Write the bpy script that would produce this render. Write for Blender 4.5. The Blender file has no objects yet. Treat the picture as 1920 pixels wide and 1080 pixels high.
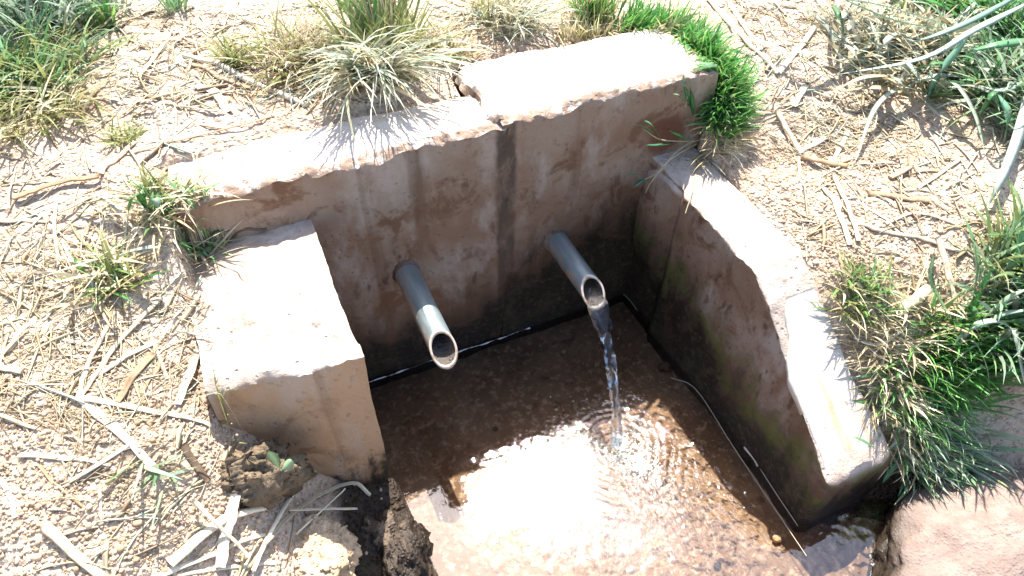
import bpy, math, random
import numpy as np
from mathutils import Matrix, Vector

random.seed(7)
RNG = np.random.default_rng(11)
sc = bpy.context.scene

# ---------------------------------------------------------------- camera
F_PX, YAW, PITCH, ROLL = 1302.9, math.radians(24.774), math.radians(45.034), math.radians(0.774)
CAM = np.array([-0.0709, -0.9975, 1.25])
_cy, _sy, _cp, _sp = math.cos(YAW), math.sin(YAW), math.cos(PITCH), math.sin(PITCH)
FWD = np.array([_sy * _cp, _cy * _cp, -_sp])
_r0 = np.array([_cy, -_sy, 0.0])
_u0 = np.cross(_r0, FWD)
RIGHT = math.cos(ROLL) * _r0 + math.sin(ROLL) * _u0
UP = -math.sin(ROLL) * _r0 + math.cos(ROLL) * _u0
cam_data = bpy.data.cameras.new('camera')
cam = bpy.data.objects.new('camera', cam_data)
sc.collection.objects.link(cam)
cam_data.sensor_width = 36.0
cam_data.lens = F_PX / 1920.0 * 36.0
cam_data.clip_start = 0.02
cam_data.clip_end = 2000.0
m = Matrix.Identity(4)
for i in range(3):
    m[i][0], m[i][1], m[i][2], m[i][3] = RIGHT[i], UP[i], -FWD[i], CAM[i]
cam.matrix_world = m
sc.camera = cam

# ---------------------------------------------------------------- sky, sun, exposure
SUN = Vector((0.195, 0.49, 1.0)).normalized()
sun_el = math.asin(SUN.z)
sun_az = math.atan2(SUN.x, SUN.y)
world = bpy.data.worlds.new('World')
sc.world = world
world.use_nodes = True
wn = world.node_tree
for n in list(wn.nodes):
    wn.nodes.remove(n)
w_out = wn.nodes.new('ShaderNodeOutputWorld')
w_bg = wn.nodes.new('ShaderNodeBackground')
w_sky = wn.nodes.new('ShaderNodeTexSky')
w_sky.sky_type = 'NISHITA'
w_sky.sun_disc = False
w_sky.sun_elevation = sun_el
w_sky.sun_rotation = sun_az
w_sky.altitude = 900.0
w_sky.air_density = 1.0
w_sky.dust_density = 2.6
w_sky.ozone_density = 1.0
w_bg.inputs['Strength'].default_value = 0.14
wn.links.new(w_sky.outputs[0], w_bg.inputs['Color'])
wn.links.new(w_bg.outputs[0], w_out.inputs['Surface'])
sun_data = bpy.data.lights.new('sun', 'SUN')
sun_data.energy = 5.0
sun_data.angle = math.radians(0.6)
sun_data.color = (1.0, 0.965, 0.91)
sun = bpy.data.objects.new('sun', sun_data)
sc.collection.objects.link(sun)
sun.rotation_euler = SUN.to_track_quat('Z', 'Y').to_euler()
sun.location = (1, 3, 6)
vs = sc.view_settings
vs.view_transform = 'Standard'
vs.look = 'None'
vs.gamma = 1.0
vs.use_curve_mapping = False
vs.exposure = 1.53
try:
    sc.cycles.use_denoising = True
    sc.cycles.denoiser = 'OPENIMAGEDENOISE'
    sc.cycles.denoising_input_passes = 'RGB_ALBEDO_NORMAL'
    sc.cycles.max_bounces = 8
    sc.cycles.transparent_max_bounces = 12
except Exception:
    pass

# ---------------------------------------------------------------- noise
def _hash(ix, iy, iz, s):
    h = (ix.astype(np.int64) * 374761393 + iy.astype(np.int64) * 668265263 + iz.astype(np.int64) * 2147483647 + s * 144665) & 0xffffffff
    h = ((h ^ (h >> 13)) * 1274126177) & 0xffffffff
    h = ((h ^ (h >> 16)) * 2246822519) & 0xffffffff
    return ((h ^ (h >> 15)) & 0xffff) / 32767.5 - 1.0

def noise(p, f, s=0):
    q = np.asarray(p, float) * f
    i = np.floor(q)
    t = q - i
    t = t * t * t * (t * (t * 6 - 15) + 10)
    i = i.astype(np.int64)
    r = 0
    for dx in (0, 1):
        wx = t[..., 0] if dx else 1 - t[..., 0]
        for dy in (0, 1):
            wy = t[..., 1] if dy else 1 - t[..., 1]
            for dz in (0, 1):
                wz = t[..., 2] if dz else 1 - t[..., 2]
                r = r + wx * wy * wz * _hash(i[..., 0] + dx, i[..., 1] + dy, i[..., 2] + dz, s)
    return r

def fbm(p, f, o=4, s=0, g=0.5):
    r, a = 0, 1.0
    for k in range(o):
        r = r + a * noise(p, f * 2.03 ** k, s + k * 7)
        a *= g
    return r

def vec_fbm(p, f, o, s):
    return np.stack([fbm(p, f, o, s), fbm(p, f, o, s + 31), fbm(p, f, o, s + 63)], -1)

def line_noise(t, f, o=4, s=0):
    t = np.asarray(t, float)
    return fbm(np.stack([t, 0 * t + 0.37, 0 * t + 0.61], -1), f, o, s)

def jag(X, seed, step):
    """broken, angular profile in -1..1: straight runs between random knots"""
    rng = np.random.default_rng(seed)
    lo, hi = float(np.min(X)), float(np.max(X))
    k = [lo - step]
    while k[-1] < hi + step:
        k.append(k[-1] + step * rng.uniform(.25, 1.9))
    v = rng.uniform(-1, 1, len(k)) * rng.uniform(.3, 1, len(k))
    return np.interp(X, k, v)

# ---------------------------------------------------------------- mesh helpers
COL = sc.collection

def mesh_from(name, V, Fc, mat, smooth=True, colors=None, sharp=None):
    V = np.asarray(V, float)
    me = bpy.data.meshes.new(name)
    if isinstance(Fc, np.ndarray):
        k = Fc.shape[1]
        me.vertices.add(len(V))
        me.vertices.foreach_set('co', V.astype(np.float32).ravel())
        me.loops.add(Fc.size)
        me.loops.foreach_set('vertex_index', Fc.astype(np.int32).ravel())
        me.polygons.add(len(Fc))
        me.polygons.foreach_set('loop_start', np.arange(0, Fc.size, k, dtype=np.int32))
        me.update(calc_edges=True)
    else:
        me.from_pydata([tuple(v) for v in V], [], [tuple(int(a) for a in f) for f in Fc])
    if smooth:
        me.polygons.foreach_set('use_smooth', np.ones(len(me.polygons), bool))
    if sharp:
        me.set_sharp_from_angle(angle=math.radians(sharp))
    if colors is not None:
        a = me.color_attributes.new('tint', 'FLOAT_COLOR', 'POINT')
        c = np.ones((len(V), 4), np.float32)
        c[:, :3] = colors
        a.data.foreach_set('color', c.ravel())
    me.materials.append(mat)
    me.update()
    return me

def put(name, V, Fc, mat, parent=None, origin=None, smooth=True, colors=None, label=None, category=None, group=None, kind=None, sharp=None):
    """Link one mesh (world coordinates in V) as an object with its origin at ORIGIN or at its parent."""
    V = np.asarray(V, float)
    if parent is not None:
        o0 = np.array(PARENT_ORIGIN[parent.name])
    elif origin is not None:
        o0 = np.asarray(origin, float)
    else:
        o0 = np.array([V[:, 0].mean(), V[:, 1].mean(), V[:, 2].min()])
    o = bpy.data.objects.new(name, mesh_from(name, V - o0, Fc, mat, smooth, colors, sharp))
    COL.objects.link(o)
    if parent is not None:
        o.parent = parent
        PARENT_ORIGIN[o.name] = tuple(o0)
    else:
        o.location = o0
        PARENT_ORIGIN[o.name] = tuple(o0)
    tag(o, label, category, group, kind)
    return o

PARENT_ORIGIN = {}

def tag(o, label=None, category=None, group=None, kind=None):
    if label: o['label'] = label
    if category: o['category'] = category
    if group: o['group'] = group
    if kind: o['kind'] = kind

def thing(name, loc, label, category, group=None):
    o = bpy.data.objects.new(name, None)
    COL.objects.link(o)
    o.empty_display_size = 0.05
    o.location = loc
    PARENT_ORIGIN[o.name] = tuple(loc)
    tag(o, label, category, group, 'thing')
    return o

def grid_faces(n, m, wrap_m=False):
    a = np.arange(n * m).reshape(n, m)
    if wrap_m:
        b = np.concatenate([a, a[:, :1]], 1)
    else:
        b = a
    return np.stack([b[:-1, :-1], b[1:, :-1], b[1:, 1:], b[:-1, 1:]], -1).reshape(-1, 4)

def tube_caps(n, m):
    return [list(range(m))[::-1], [(n - 1) * m + k for k in range(m)]]

def loft(P, caps=True):
    """P (n, m, 3): closed rings -> verts, faces (list)"""
    n, mm = P.shape[:2]
    F = [tuple(f) for f in grid_faces(n, mm, True)]
    F = [f[::-1] for f in F]
    V = P.reshape(-1, 3)
    if caps:
        c0, c1 = P[0].mean(0), P[-1].mean(0)
        V = np.concatenate([V, [c0, c1]])
        a, b = n * mm, n * mm + 1
        for k in range(mm):
            F.append((k, a, (k + 1) % mm)[::-1])
            F.append(((n - 1) * mm + k, b, (n - 1) * mm + (k + 1) % mm))
    return V, F

# ---------------------------------------------------------------- node helpers
class NT:
    def __init__(self, name):
        self.mat = bpy.data.materials.new(name)
        self.mat.use_nodes = True
        self.t = self.mat.node_tree
        self.t.nodes.clear()
        self.out = self.t.nodes.new('ShaderNodeOutputMaterial')
    def n(self, typ, props=None, **ins):
        nd = self.t.nodes.new('ShaderNode' + typ)
        for k, v in (props or {}).items():
            setattr(nd, k, v)
        for k, v in ins.items():
            self.set(nd, k.replace('_', ' '), v)
        return nd
    def set(self, nd, key, v):
        s = nd.inputs[int(key[1:])] if key[0] == 'i' and key[1:].isdigit() else nd.inputs[key]
        if hasattr(v, 'is_linked') or isinstance(v, bpy.types.NodeSocket):
            self.t.links.new(v, s)
        elif isinstance(v, bpy.types.Node):
            self.t.links.new(v.outputs[0], s)
        else:
            if s.type == 'RGBA' and len(v) == 3:
                v = (*v, 1.0)
            s.default_value = v
    def pos(self):
        return self.n('NewGeometry').outputs['Position']
    def sep(self, v):
        return self.n('SeparateXYZ', None, Vector=v)
    def math(self, op, a, b=0.0, c=0.0, clamp=False):
        return self.n('Math', {'operation': op, 'use_clamp': clamp}, i0=a, i1=b, i2=c).outputs[0]
    def mapv(self, v, scale=(1, 1, 1), loc=(0, 0, 0), rot=(0, 0, 0)):
        return self.n('Mapping', None, Vector=v, Scale=scale, Location=loc, Rotation=rot).outputs[0]
    def noise(self, v, scale, detail=4.0, rough=0.55, dist=0.0):
        return self.n('TexNoise', None, Vector=v, Scale=scale, Detail=detail, Roughness=rough, Distortion=dist).outputs[0]
    def voro(self, v, scale, feature='F1', rnd=1.0, out='Distance'):
        return self.n('TexVoronoi', {'feature': feature}, Vector=v, Scale=scale, Randomness=rnd).outputs[out]
    def ramp(self, f, lo, hi):
        return self.n('MapRange', {'interpolation_type': 'SMOOTHSTEP'}, Value=f, From_Min=lo, From_Max=hi, To_Min=0.0, To_Max=1.0).outputs[0]
    def mix(self, f, a, b, blend='MIX'):
        nd = self.t.nodes.new('ShaderNodeMix')
        nd.data_type = 'RGBA'
        nd.blend_type = blend
        self.set(nd, 'i0', f)
        for idx, v in ((6, a), (7, b)):
            if isinstance(v, bpy.types.NodeSocket):
                self.t.links.new(v, nd.inputs[idx])
            else:
                nd.inputs[idx].default_value = (*v, 1.0)
        return nd.outputs[2]
    def bump(self, h, strength=0.5, dist=0.01, normal=None):
        nd = self.n('Bump', None, Height=h, Strength=strength, Distance=dist)
        if normal is not None:
            self.t.links.new(normal, nd.inputs['Normal'])
        return nd.outputs[0]
    def principled(self, **k):
        b = self.n('BsdfPrincipled')
        for kk, v in k.items():
            self.set(b, kk.replace('_', ' '), v)
        return b
    def finish(self, shader):
        self.t.links.new(shader.outputs[0], self.out.inputs['Surface'])
        return self.mat

# ---------------------------------------------------------------- materials
def mat_soil():
    t = NT('soil')
    p = t.pos()
    a = t.noise(p, 3.0, 5, .6)
    b = t.noise(p, 22.0, 5, .65)
    g = t.voro(t.mapv(p, (1, 1, 1)), 130.0)
    g2 = t.voro(p, 60.0)
    c = t.mix(t.ramp(a, .35, .68), (.47, .335, .225), (.58, .47, .365))
    c = t.mix(t.ramp(b, .42, .75), c, (.62, .50, .39))
    c = t.mix(t.ramp(t.noise(p, 55.0, 4, .7), .56, .70), c, (.24, .155, .10))
    c = t.mix(t.math('MULTIPLY', t.ramp(t.noise(t.mapv(p, loc=(9, 2, 0)), 8.0, 4, .6), .52, .68), .4), c, (.42, .29, .20))
    h = t.math('ADD', t.math('MULTIPLY', t.ramp(g, .55, .05), .5), t.math('MULTIPLY', t.noise(p, 90.0, 5, .7), .8))
    h = t.math('ADD', h, t.math('MULTIPLY', t.ramp(g2, .6, .1), .6))
    # wet, dark and slimy soil close to the water level
    z = t.sep(p).outputs[2]
    rim = t.math('MULTIPLY', t.ramp(t.sep(p).outputs[0], -.17, -.06), t.ramp(t.sep(p).outputs[0], .5, .4))
    wet = t.ramp(t.math('ADD', z, t.math('SUBTRACT', t.math('MULTIPLY', b, -.05), t.math('MULTIPLY', rim, .13))), .09, .02)
    c = t.mix(wet, c, (.045, .030, .018))
    s = t.principled(Base_Color=c, Roughness=t.math('SUBTRACT', .95, t.math('MULTIPLY', wet, .5)), Normal=t.bump(h, 1.0, .009))
    s.inputs['Specular IOR Level'].default_value = .25
    return t.finish(s)

def mat_concrete(name, variant):
    t = NT(name)
    geo = t.n('NewGeometry')
    p = geo.outputs['Position']
    xyz = t.sep(p)
    x, y, z = xyz.outputs[0], xyz.outputs[1], xyz.outputs[2]
    nz = t.sep(geo.outputs['Normal']).outputs[2]
    big = t.noise(p, 4.5, 5, .6)
    mid = t.noise(t.mapv(p, loc=(3, 1, 2)), 13.0, 6, .65, .6)
    fine = t.noise(p, 75.0, 5, .7)
    if variant == 'block':
        c = t.mix(t.ramp(big, .35, .65), (.37, .222, .118), (.43, .285, .175))
        c = t.mix(t.ramp(mid, .50, .72), c, (.22, .135, .08))
    else:
        c = t.mix(t.ramp(big, .38, .62), (.225, .135, .086), (.305, .226, .166))
        c = t.mix(t.math('MULTIPLY', t.ramp(mid, .50, .62), .9), c, (.155, .082, .046))
    # grey lime bloom
    gl = t.noise(t.mapv(p, (1.6, 1.6, .8), (7, 3, 5)), 6.0, 5, .6)
    c = t.mix(t.math('MULTIPLY', t.ramp(gl, .50, .66), .7), c, (.40, .335, .275))
    # runs of dirt down the face
    st = t.noise(t.mapv(p, (16, 16, 1.2)), 1.0, 4, .6, .4)
    run = t.math('MULTIPLY', t.ramp(st, .56, .72), t.ramp(nz, .5, .2))
    c = t.mix(t.math('MULTIPLY', run, .6), c, (.15, .085, .05))
    c = t.mix(t.math('MULTIPLY', t.ramp(fine, .58, .72), .45), c, (.14, .09, .06))
    if variant == 'back':
        # joint stain, damp patch round the right pipe, red rust patch by the corner
        w = t.math('MULTIPLY', t.noise(t.mapv(p, (1, 1, .6)), 30.0, 4), .018)
        j = t.ramp(t.math('ABSOLUTE', t.math('SUBTRACT', t.math('ADD', x, w), .383)), .026, .014)
        j = t.math('MULTIPLY', j, t.ramp(nz, .6, .2))
        jm = t.math('ADD', .45, t.math('MULTIPLY', t.ramp(t.noise(t.mapv(p, (1, 1, .5), (6, 6, 6)), 26.0, 5, .7), .38, .6), .45))
        c = t.mix(t.math('MULTIPLY', j, jm), c, (.075, .055, .04))
        j2 = t.ramp(t.math('ABSOLUTE', t.math('SUBTRACT', t.math('ADD', x, w), .205)), .020, .006)
        j2 = t.math('MULTIPLY', j2, t.ramp(z, .36, .5))
        c = t.mix(t.math('MULTIPLY', j2, .5), c, (.12, .07, .04))
        dv = t.n('VectorMath', {'operation': 'DISTANCE'}, i0=t.mapv(p, (1, 1, 1)), i1=(.735, 0, .46)).outputs['Value']
        c = t.mix(t.math('MULTIPLY', t.ramp(t.math('ADD', dv, t.math('MULTIPLY', mid, .12)), .13, .085), .8), c, (.11, .035, .015))
    # splash drips
    wp = t.n('VectorMath', {'operation': 'ADD'}, i0=p, i1=t.n('VectorMath', {'operation': 'SCALE'}, i0=t.n('TexNoise', None, Vector=p, Scale=26.0, Detail=3.0).outputs['Color'], Scale=.035).outputs[0]).outputs[0]
    dr = t.voro(t.mapv(wp, (46, 46, 11)), 1.0)
    sel = t.ramp(t.noise(t.mapv(p, (1, 1, 1), (2, 9, 4)), 9.0, 2), .53, .60)
    zz = t.math('MULTIPLY', t.ramp(z, .48, .33), t.ramp(nz, .6, .2)) if variant != 'block' else 0.0
    drip = t.math('MULTIPLY', t.math('MULTIPLY', t.ramp(dr, .34, .22), sel), zz)
    c = t.mix(t.math('MULTIPLY', drip, .6), c, (.065, .028, .016))
    # algae and permanent damp just above the water, higher by the running pipe and the corner
    if variant == 'back':
        lift = t.math('MULTIPLY', t.ramp(x, .25, .66), .16)
        edge = .12
    elif variant == 'side':
        lift = t.math('MULTIPLY', t.ramp(y, -.50, -.12), .11)
        edge = .10
    else:
        lift = 0.0
        edge = .12
    hh = t.math('ADD', t.math('SUBTRACT', z, lift), t.math('MULTIPLY', t.math('SUBTRACT', mid, .5), .22))
    hh = t.math('ADD', hh, t.math('MULTIPLY', t.math('SUBTRACT', st, .5), .15))
    if variant == 'block':
        wet = t.ramp(hh, .215, .165)
        fringe = t.math('MULTIPLY', t.ramp(hh, .24, .18), .5)
    else:
        wet = t.ramp(hh, edge + .05, edge - .06)
        fringe = t.math('MULTIPLY', t.ramp(hh, edge + .14, edge), .8)
    c = t.mix(fringe, c, (.085, .045, .025))
    green = t.ramp(t.noise(t.mapv(p, loc=(1, 4, 2)), 11.0, 4), .47, .62)
    if variant == 'side':
        gb = t.math('MULTIPLY', t.ramp(hh, edge + .10, edge + .02), t.ramp(t.noise(t.mapv(p, loc=(1, 4, 2)), 14.0, 5, .7), .42, .55))
        c = t.mix(t.math('MULTIPLY', gb, .9), c, (.10, .10, .028))
    wc = t.mix(t.math('MULTIPLY', green, .55), (.016, .0105, .007), (.018, .020, .008))
    wc = t.mix(t.ramp(fine, .48, .7), wc, (.065, .044, .027))
    wc = t.mix(t.math('MULTIPLY', t.ramp(mid, .5, .65), .6), wc, (.06, .038, .022))
    c = t.mix(wet, c, wc)
    # upward faces painted paler for the sun on them, with crumbly pits
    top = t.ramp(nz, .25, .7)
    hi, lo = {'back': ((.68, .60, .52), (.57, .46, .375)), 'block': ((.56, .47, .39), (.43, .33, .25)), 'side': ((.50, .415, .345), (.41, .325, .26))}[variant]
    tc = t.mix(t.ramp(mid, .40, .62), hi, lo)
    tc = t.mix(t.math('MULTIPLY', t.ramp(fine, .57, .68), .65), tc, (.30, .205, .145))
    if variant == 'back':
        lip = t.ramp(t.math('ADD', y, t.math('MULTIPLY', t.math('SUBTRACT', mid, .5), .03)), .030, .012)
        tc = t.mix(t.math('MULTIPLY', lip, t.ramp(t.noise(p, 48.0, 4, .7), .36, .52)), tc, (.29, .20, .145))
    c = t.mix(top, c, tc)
    pits = t.voro(p, 55.0)
    h = t.math('ADD', t.math('MULTIPLY', fine, 1.0), t.math('MULTIPLY', mid, .8))
    h = t.math('SUBTRACT', h, t.math('MULTIPLY', t.ramp(pits, .22, .05), .7))
    rough = t.math('SUBTRACT', .92, t.math('MULTIPLY', wet, .40))
    s = t.principled(Base_Color=c, Roughness=rough, Normal=t.bump(t.math('ADD', h, t.math('MULTIPLY', t.noise(p, 260.0, 3, .7), .5)), .75, .005))
    s.inputs['Specular IOR Level'].default_value = .2
    return t.finish(s)

def mat_plaster():
    t = NT('plaster')
    p = t.pos()
    a = t.noise(p, 10.0, 5, .6)
    xyz = t.sep(p)
    c = t.mix(t.ramp(a, .4, .65), (.46, .43, .385), (.53, .485, .42))
    st = t.noise(t.mapv(p, (40, 4, 4), rot=(0, 0, .1)), 1.0, 4, .6)
    low = t.ramp(xyz.outputs[1], -.43, -.58)
    c = t.mix(t.math('MULTIPLY', t.math('MULTIPLY', t.ramp(st, .45, .7), low), .8), c, (.52, .33, .18))
    gr = t.ramp(t.noise(t.mapv(p, loc=(3, 3, 3)), 24.0, 5, .7), .58, .72)
    c = t.mix(t.math('MULTIPLY', gr, .55), c, (.33, .32, .29))
    f = t.noise(p, 90.0, 4, .65)
    s = t.principled(Base_Color=c, Roughness=.85, Normal=t.bump(t.math('ADD', f, a), .4, .003))
    s.inputs['Specular IOR Level'].default_value = .3
    return t.finish(s)

def mat_pipe(name, bright):
    t = NT(name)
    p = t.pos()
    geo = t.n('NewGeometry')
    nz = t.sep(geo.outputs['Normal']).outputs[2]
    a = t.noise(t.mapv(p, (60, 8, 60)), 1.0, 5, .6)
    b = t.noise(p, 50.0, 5, .7)
    c = t.mix(t.ramp(a, .35, .7), (.28, .37, .385), (.48, .545, .54))
    nx = t.sep(geo.outputs['Normal']).outputs[0]
    rust = t.math('MULTIPLY', t.ramp(b, .40, .62), t.ramp(t.math('ADD', nz, t.math('MULTIPLY', nx, .8)), .35, -.5))
    c = t.mix(t.math('MULTIPLY', rust, .9), c, (.36, .22, .13))
    scl = t.ramp(t.noise(t.mapv(p, (1, .4, 1), (4, 4, 4)), 120.0, 4, .7), .56, .68)
    c = t.mix(t.math('MULTIPLY', scl, .6), c, (.42, .36, .29))
    if bright:
        c = t.mix(t.ramp(b, .45, .7), (.68, .58, .47), (.42, .27, .17))
    s = t.principled(Base_Color=c, Metallic=.4 if bright else t.math('SUBTRACT', .75, t.math('MULTIPLY', rust, .6)), Roughness=t.math('ADD', .28, t.math('MULTIPLY', b, .25)), Normal=t.bump(b, .25, .001))
    return t.finish(s)

def mat_water():
    t = NT('water')
    p = t.pos()
    xyz = t.sep(p)
    # fine chop, strongest round the jet and downstream of it
    d = t.n('VectorMath', {'operation': 'DISTANCE'}, i0=p, i1=(.47, -.45, 0)).outputs['Value']
    near = t.ramp(d, .36, .05)
    n1 = t.noise(t.mapv(p, (1, .7, 1)), 150.0, 2, .5, .4)
    bstr = t.math('ADD', .03, t.math('MULTIPLY', near, .22))
    bp = t.n('Bump', None, Height=n1, Distance=.006)
    t.t.links.new(bstr, bp.inputs['Strength'])
    fr = t.n('Fresnel', None, IOR=1.95)
    t.t.links.new(bp.outputs[0], fr.inputs['Normal'])
    tr = t.n('BsdfTransparent', None, Color=(.90, .86, .80))
    gl = t.n('BsdfGlossy', None, Color=(1, 1, 1), Roughness=.016)
    t.t.links.new(bp.outputs[0], gl.inputs['Normal'])
    mx = t.n('MixShader')
    t.t.links.new(fr.outputs[0], mx.inputs[0])
    t.t.links.new(tr.outputs[0], mx.inputs[1])
    t.t.links.new(gl.outputs[0], mx.inputs[2])
    return t.finish(mx)

def mat_jet():
    t = NT('falling_water')
    p = t.pos()
    n1 = t.noise(t.mapv(p, (1, 1, .35)), 110.0, 3, .6, .8)
    s = t.principled(Base_Color=(.96, .98, 1.0), Roughness=.02, IOR=1.33, Transmission_Weight=1.0, Normal=t.bump(n1, .5, .004))
    return t.finish(s)

def mat_bed():
    t = NT('pool_bed')
    p = t.pos()
    a = t.noise(p, 6.0, 5, .6)
    b = t.noise(p, 60.0, 5, .7)
    c = t.mix(t.ramp(a, .35, .65), (.165, .105, .066), (.26, .18, .12))
    c = t.mix(t.ramp(b, .50, .66), c, (.42, .32, .235))
    sp = t.voro(p, 75.0)
    pick = t.voro(p, 75.0, out='Color')
    k = t.ramp(t.sep(pick).outputs[0], .72, .8)
    c = t.mix(t.math('MULTIPLY', t.math('MULTIPLY', t.ramp(sp, .35, .25), k), .5), c, (.36, .27, .19))
    dk = t.ramp(t.noise(t.mapv(p, loc=(5, 5, 5)), 28.0, 4, .6), .56, .7)
    c = t.mix(t.math('MULTIPLY', dk, .5), c, (.045, .026, .016))
    s = t.principled(Base_Color=c, Roughness=.8, Normal=t.bump(t.math('ADD', b, t.ramp(sp, .4, .1)), .6, .004))
    s.inputs['Specular IOR Level'].default_value = .1
    return t.finish(s)

def mat_straw(name, c0, c1, c2):
    t = NT(name)
    oi = t.n('ObjectInfo')
    p = t.pos()
    tc = t.n('TexCoord').outputs['Generated']
    r = t.noise(t.mapv(p, (1, 1, 1)), 160.0, 4, .65)
    c = t.mix(oi.outputs['Random'], c0, c1)
    c = t.mix(t.math('MULTIPLY', t.ramp(r, .52, .75), .7), c, c2)
    if name != 'floating':
        at = t.n('Attribute', {'attribute_name': 'tint'}).outputs['Color']
        c = t.mix(1.0, c, at, 'MULTIPLY')
    s = t.principled(Base_Color=c, Roughness=.6, Normal=t.bump(r, .6, .002))
    s.inputs['Specular IOR Level'].default_value = .3
    return t.finish(s)

def mat_leaf(name, trans=.35, rough=.36):
    t = NT(name)
    at = t.n('Attribute', {'attribute_name': 'tint'}).outputs['Color']
    p = t.pos()
    r = t.noise(p, 120.0, 3, .6)
    c = t.mix(t.math('MULTIPLY', t.ramp(r, .45, .75), .35), at, (.30, .26, .12), 'MIX')
    s = t.principled(Base_Color=c, Roughness=rough)
    s.inputs['Specular IOR Level'].default_value = .5
    tl = t.n('BsdfTranslucent', None, Color=c)
    mx = t.n('MixShader', None, Fac=trans)
    t.t.links.new(s.outputs[0], mx.inputs[1])
    t.t.links.new(tl.outputs[0], mx.inputs[2])
    return t.finish(mx)

def mat_stone(name, c0, c1, wetz=None, bump=.9, scale=1.0):
    t = NT(name)
    p = t.pos()
    a = t.noise(p, 14.0 * scale, 5, .65)
    b = t.noise(p, 85.0 * scale, 5, .7)
    v = t.voro(p, 120.0 * scale)
    c = t.mix(t.ramp(a, .35, .68), c0, c1)
    c = t.mix(t.math('MULTIPLY', t.ramp(b, .58, .74), .7), c, tuple(k * .4 for k in c0))
    rough = .92
    if wetz is not None:
        z = t.sep(p).outputs[2]
        wet = t.ramp(t.math('ADD', z, t.math('MULTIPLY', a, -.05)), wetz, wetz - .05)
        c = t.mix(wet, c, (.035, .024, .016))
        rough = t.math('SUBTRACT', .92, t.math('MULTIPLY', wet, .55))
    h = t.math('ADD', b, t.math('MULTIPLY', t.ramp(v, .5, .1), .5))
    s = t.principled(Base_Color=c, Roughness=rough, Normal=t.bump(h, bump, .006))
    s.inputs['Specular IOR Level'].default_value = .3
    return t.finish(s)

def mat_plain(name, col, rough=.7, spec=.3):
    t = NT(name)
    p = t.pos()
    r = t.noise(p, 90.0, 3, .6)
    c = t.mix(t.ramp(r, .4, .7), col, tuple(k * .7 for k in col))
    s = t.principled(Base_Color=c, Roughness=rough)
    s.inputs['Specular IOR Level'].default_value = spec
    return t.finish(s)

M_SOIL = mat_soil()
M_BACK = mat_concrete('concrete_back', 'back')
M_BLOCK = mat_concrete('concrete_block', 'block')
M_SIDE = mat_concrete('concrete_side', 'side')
M_PLASTER = mat_plaster()
M_PIPE = mat_pipe('galvanised_steel', False)
M_RIM = mat_pipe('cut_steel', True)
M_WATER = mat_water()
M_JET = mat_jet()
M_BED = mat_bed()
M_STRAW = mat_straw('straw', (.58, .46, .29), (.76, .67, .50), (.36, .24, .13))
M_FLOAT = mat_straw('floating', (.52, .44, .32), (.62, .55, .44), (.40, .28, .16))
M_STRAW_B = mat_straw('brown_straw', (.34, .21, .11), (.46, .31, .18), (.20, .12, .06))
M_LITTER = mat_leaf('straw_litter', .1, .65)
M_LEAF = mat_leaf('grass_leaf')
M_PEB = mat_leaf('soil_granules', .0, .95)
M_SANDSTONE = mat_stone('sandy_stone', (.52, .36, .21), (.64, .48, .31))
M_WETSTONE = mat_stone('wet_stone', (.30, .21, .14), (.38, .27, .18), wetz=.15)
M_CLOD = mat_stone('mossy_clod', (.10, .075, .045), (.20, .145, .09))
M_BOULDER = mat_stone('boulder', (.20, .143, .115), (.30, .228, .185), wetz=.06, bump=.45, scale=1.3)
M_COLLAR = mat_stone('damp_mortar', (.10, .062, .04), (.19, .135, .10))
M_BORE = mat_stone('rusty_bore', (.075, .06, .05), (.14, .115, .095))
M_GLARE_FOAM = mat_plain('glare_foam', (.75, .75, .72), .5)  # white for painted water glare and highlight, and for froth
M_BARK = mat_plain('dry_bark', (.13, .085, .055), .85)

# ================================================================= THE SETTING
# ---- ground: height field through surveyed points, carved for the trough
CTRL = np.array([
    # behind and left of the back wall
    (-.20, .14, .566), (.00, .16, .572), (.25, .18, .575), (.45, .26, .575), (.65, .27, .57), (.88, .24, .55), (-.60, .15, .535), (-1.1, .2, .54),
    (-.6, .8, .60), (.1, .8, .60), (.6, .7, .60), (1.1, .6, .57), (1.8, .7, .60), (-.5, 1.4, .65), (.8, 1.4, .64), (1.9, .1, .50),
    # left bank
    (-.22, -.01, .545), (-.30, -.06, .50), (-.24, -.18, .452), (-.24, -.28, .430), (-.55, -.20, .455), (-1.1, -.2, .47), (-.235, -.36, .385), (-.27, -.45, .335),
    (-.175, -.375, .295), (-.14, -.365, .235), (-.10, -.36, .185), (-.03, -.365, .125), (-.15, -.46, .215), (-.06, -.47, .125), (-.5, -.45, .36), (-.9, -.6, .36), (-.3, -.62, .26),
    (-.1, -.7, .12), (-.3, -.95, .18), (-.8, -1.0, .3),
    # right bank
    (.90, .08, .535), (.875, .01, .50), (.87, -.06, .43), (.85, -.18, .408), (.85, -.30, .396), (1.1, -.1, .44), (1.3, -.35, .43), (.87, -.40, .37), (.885, -.50, .28), (.895, -.60, .17),
    (1.05, -.45, .37), (1.15, -.6, .29), (.90, -.68, .03), (.84, -.71, -.05), (1.05, -.68, .11), (1.3, -.75, .22), (.84, -.80, -.05), (1.05, -.95, .03), (1.4, -1.0, .14), (1.6, -.4, .45),
])

def _tps(d):
    return np.where(d > 1e-9, d * d * np.log(np.maximum(d, 1e-9)), 0)

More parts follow.
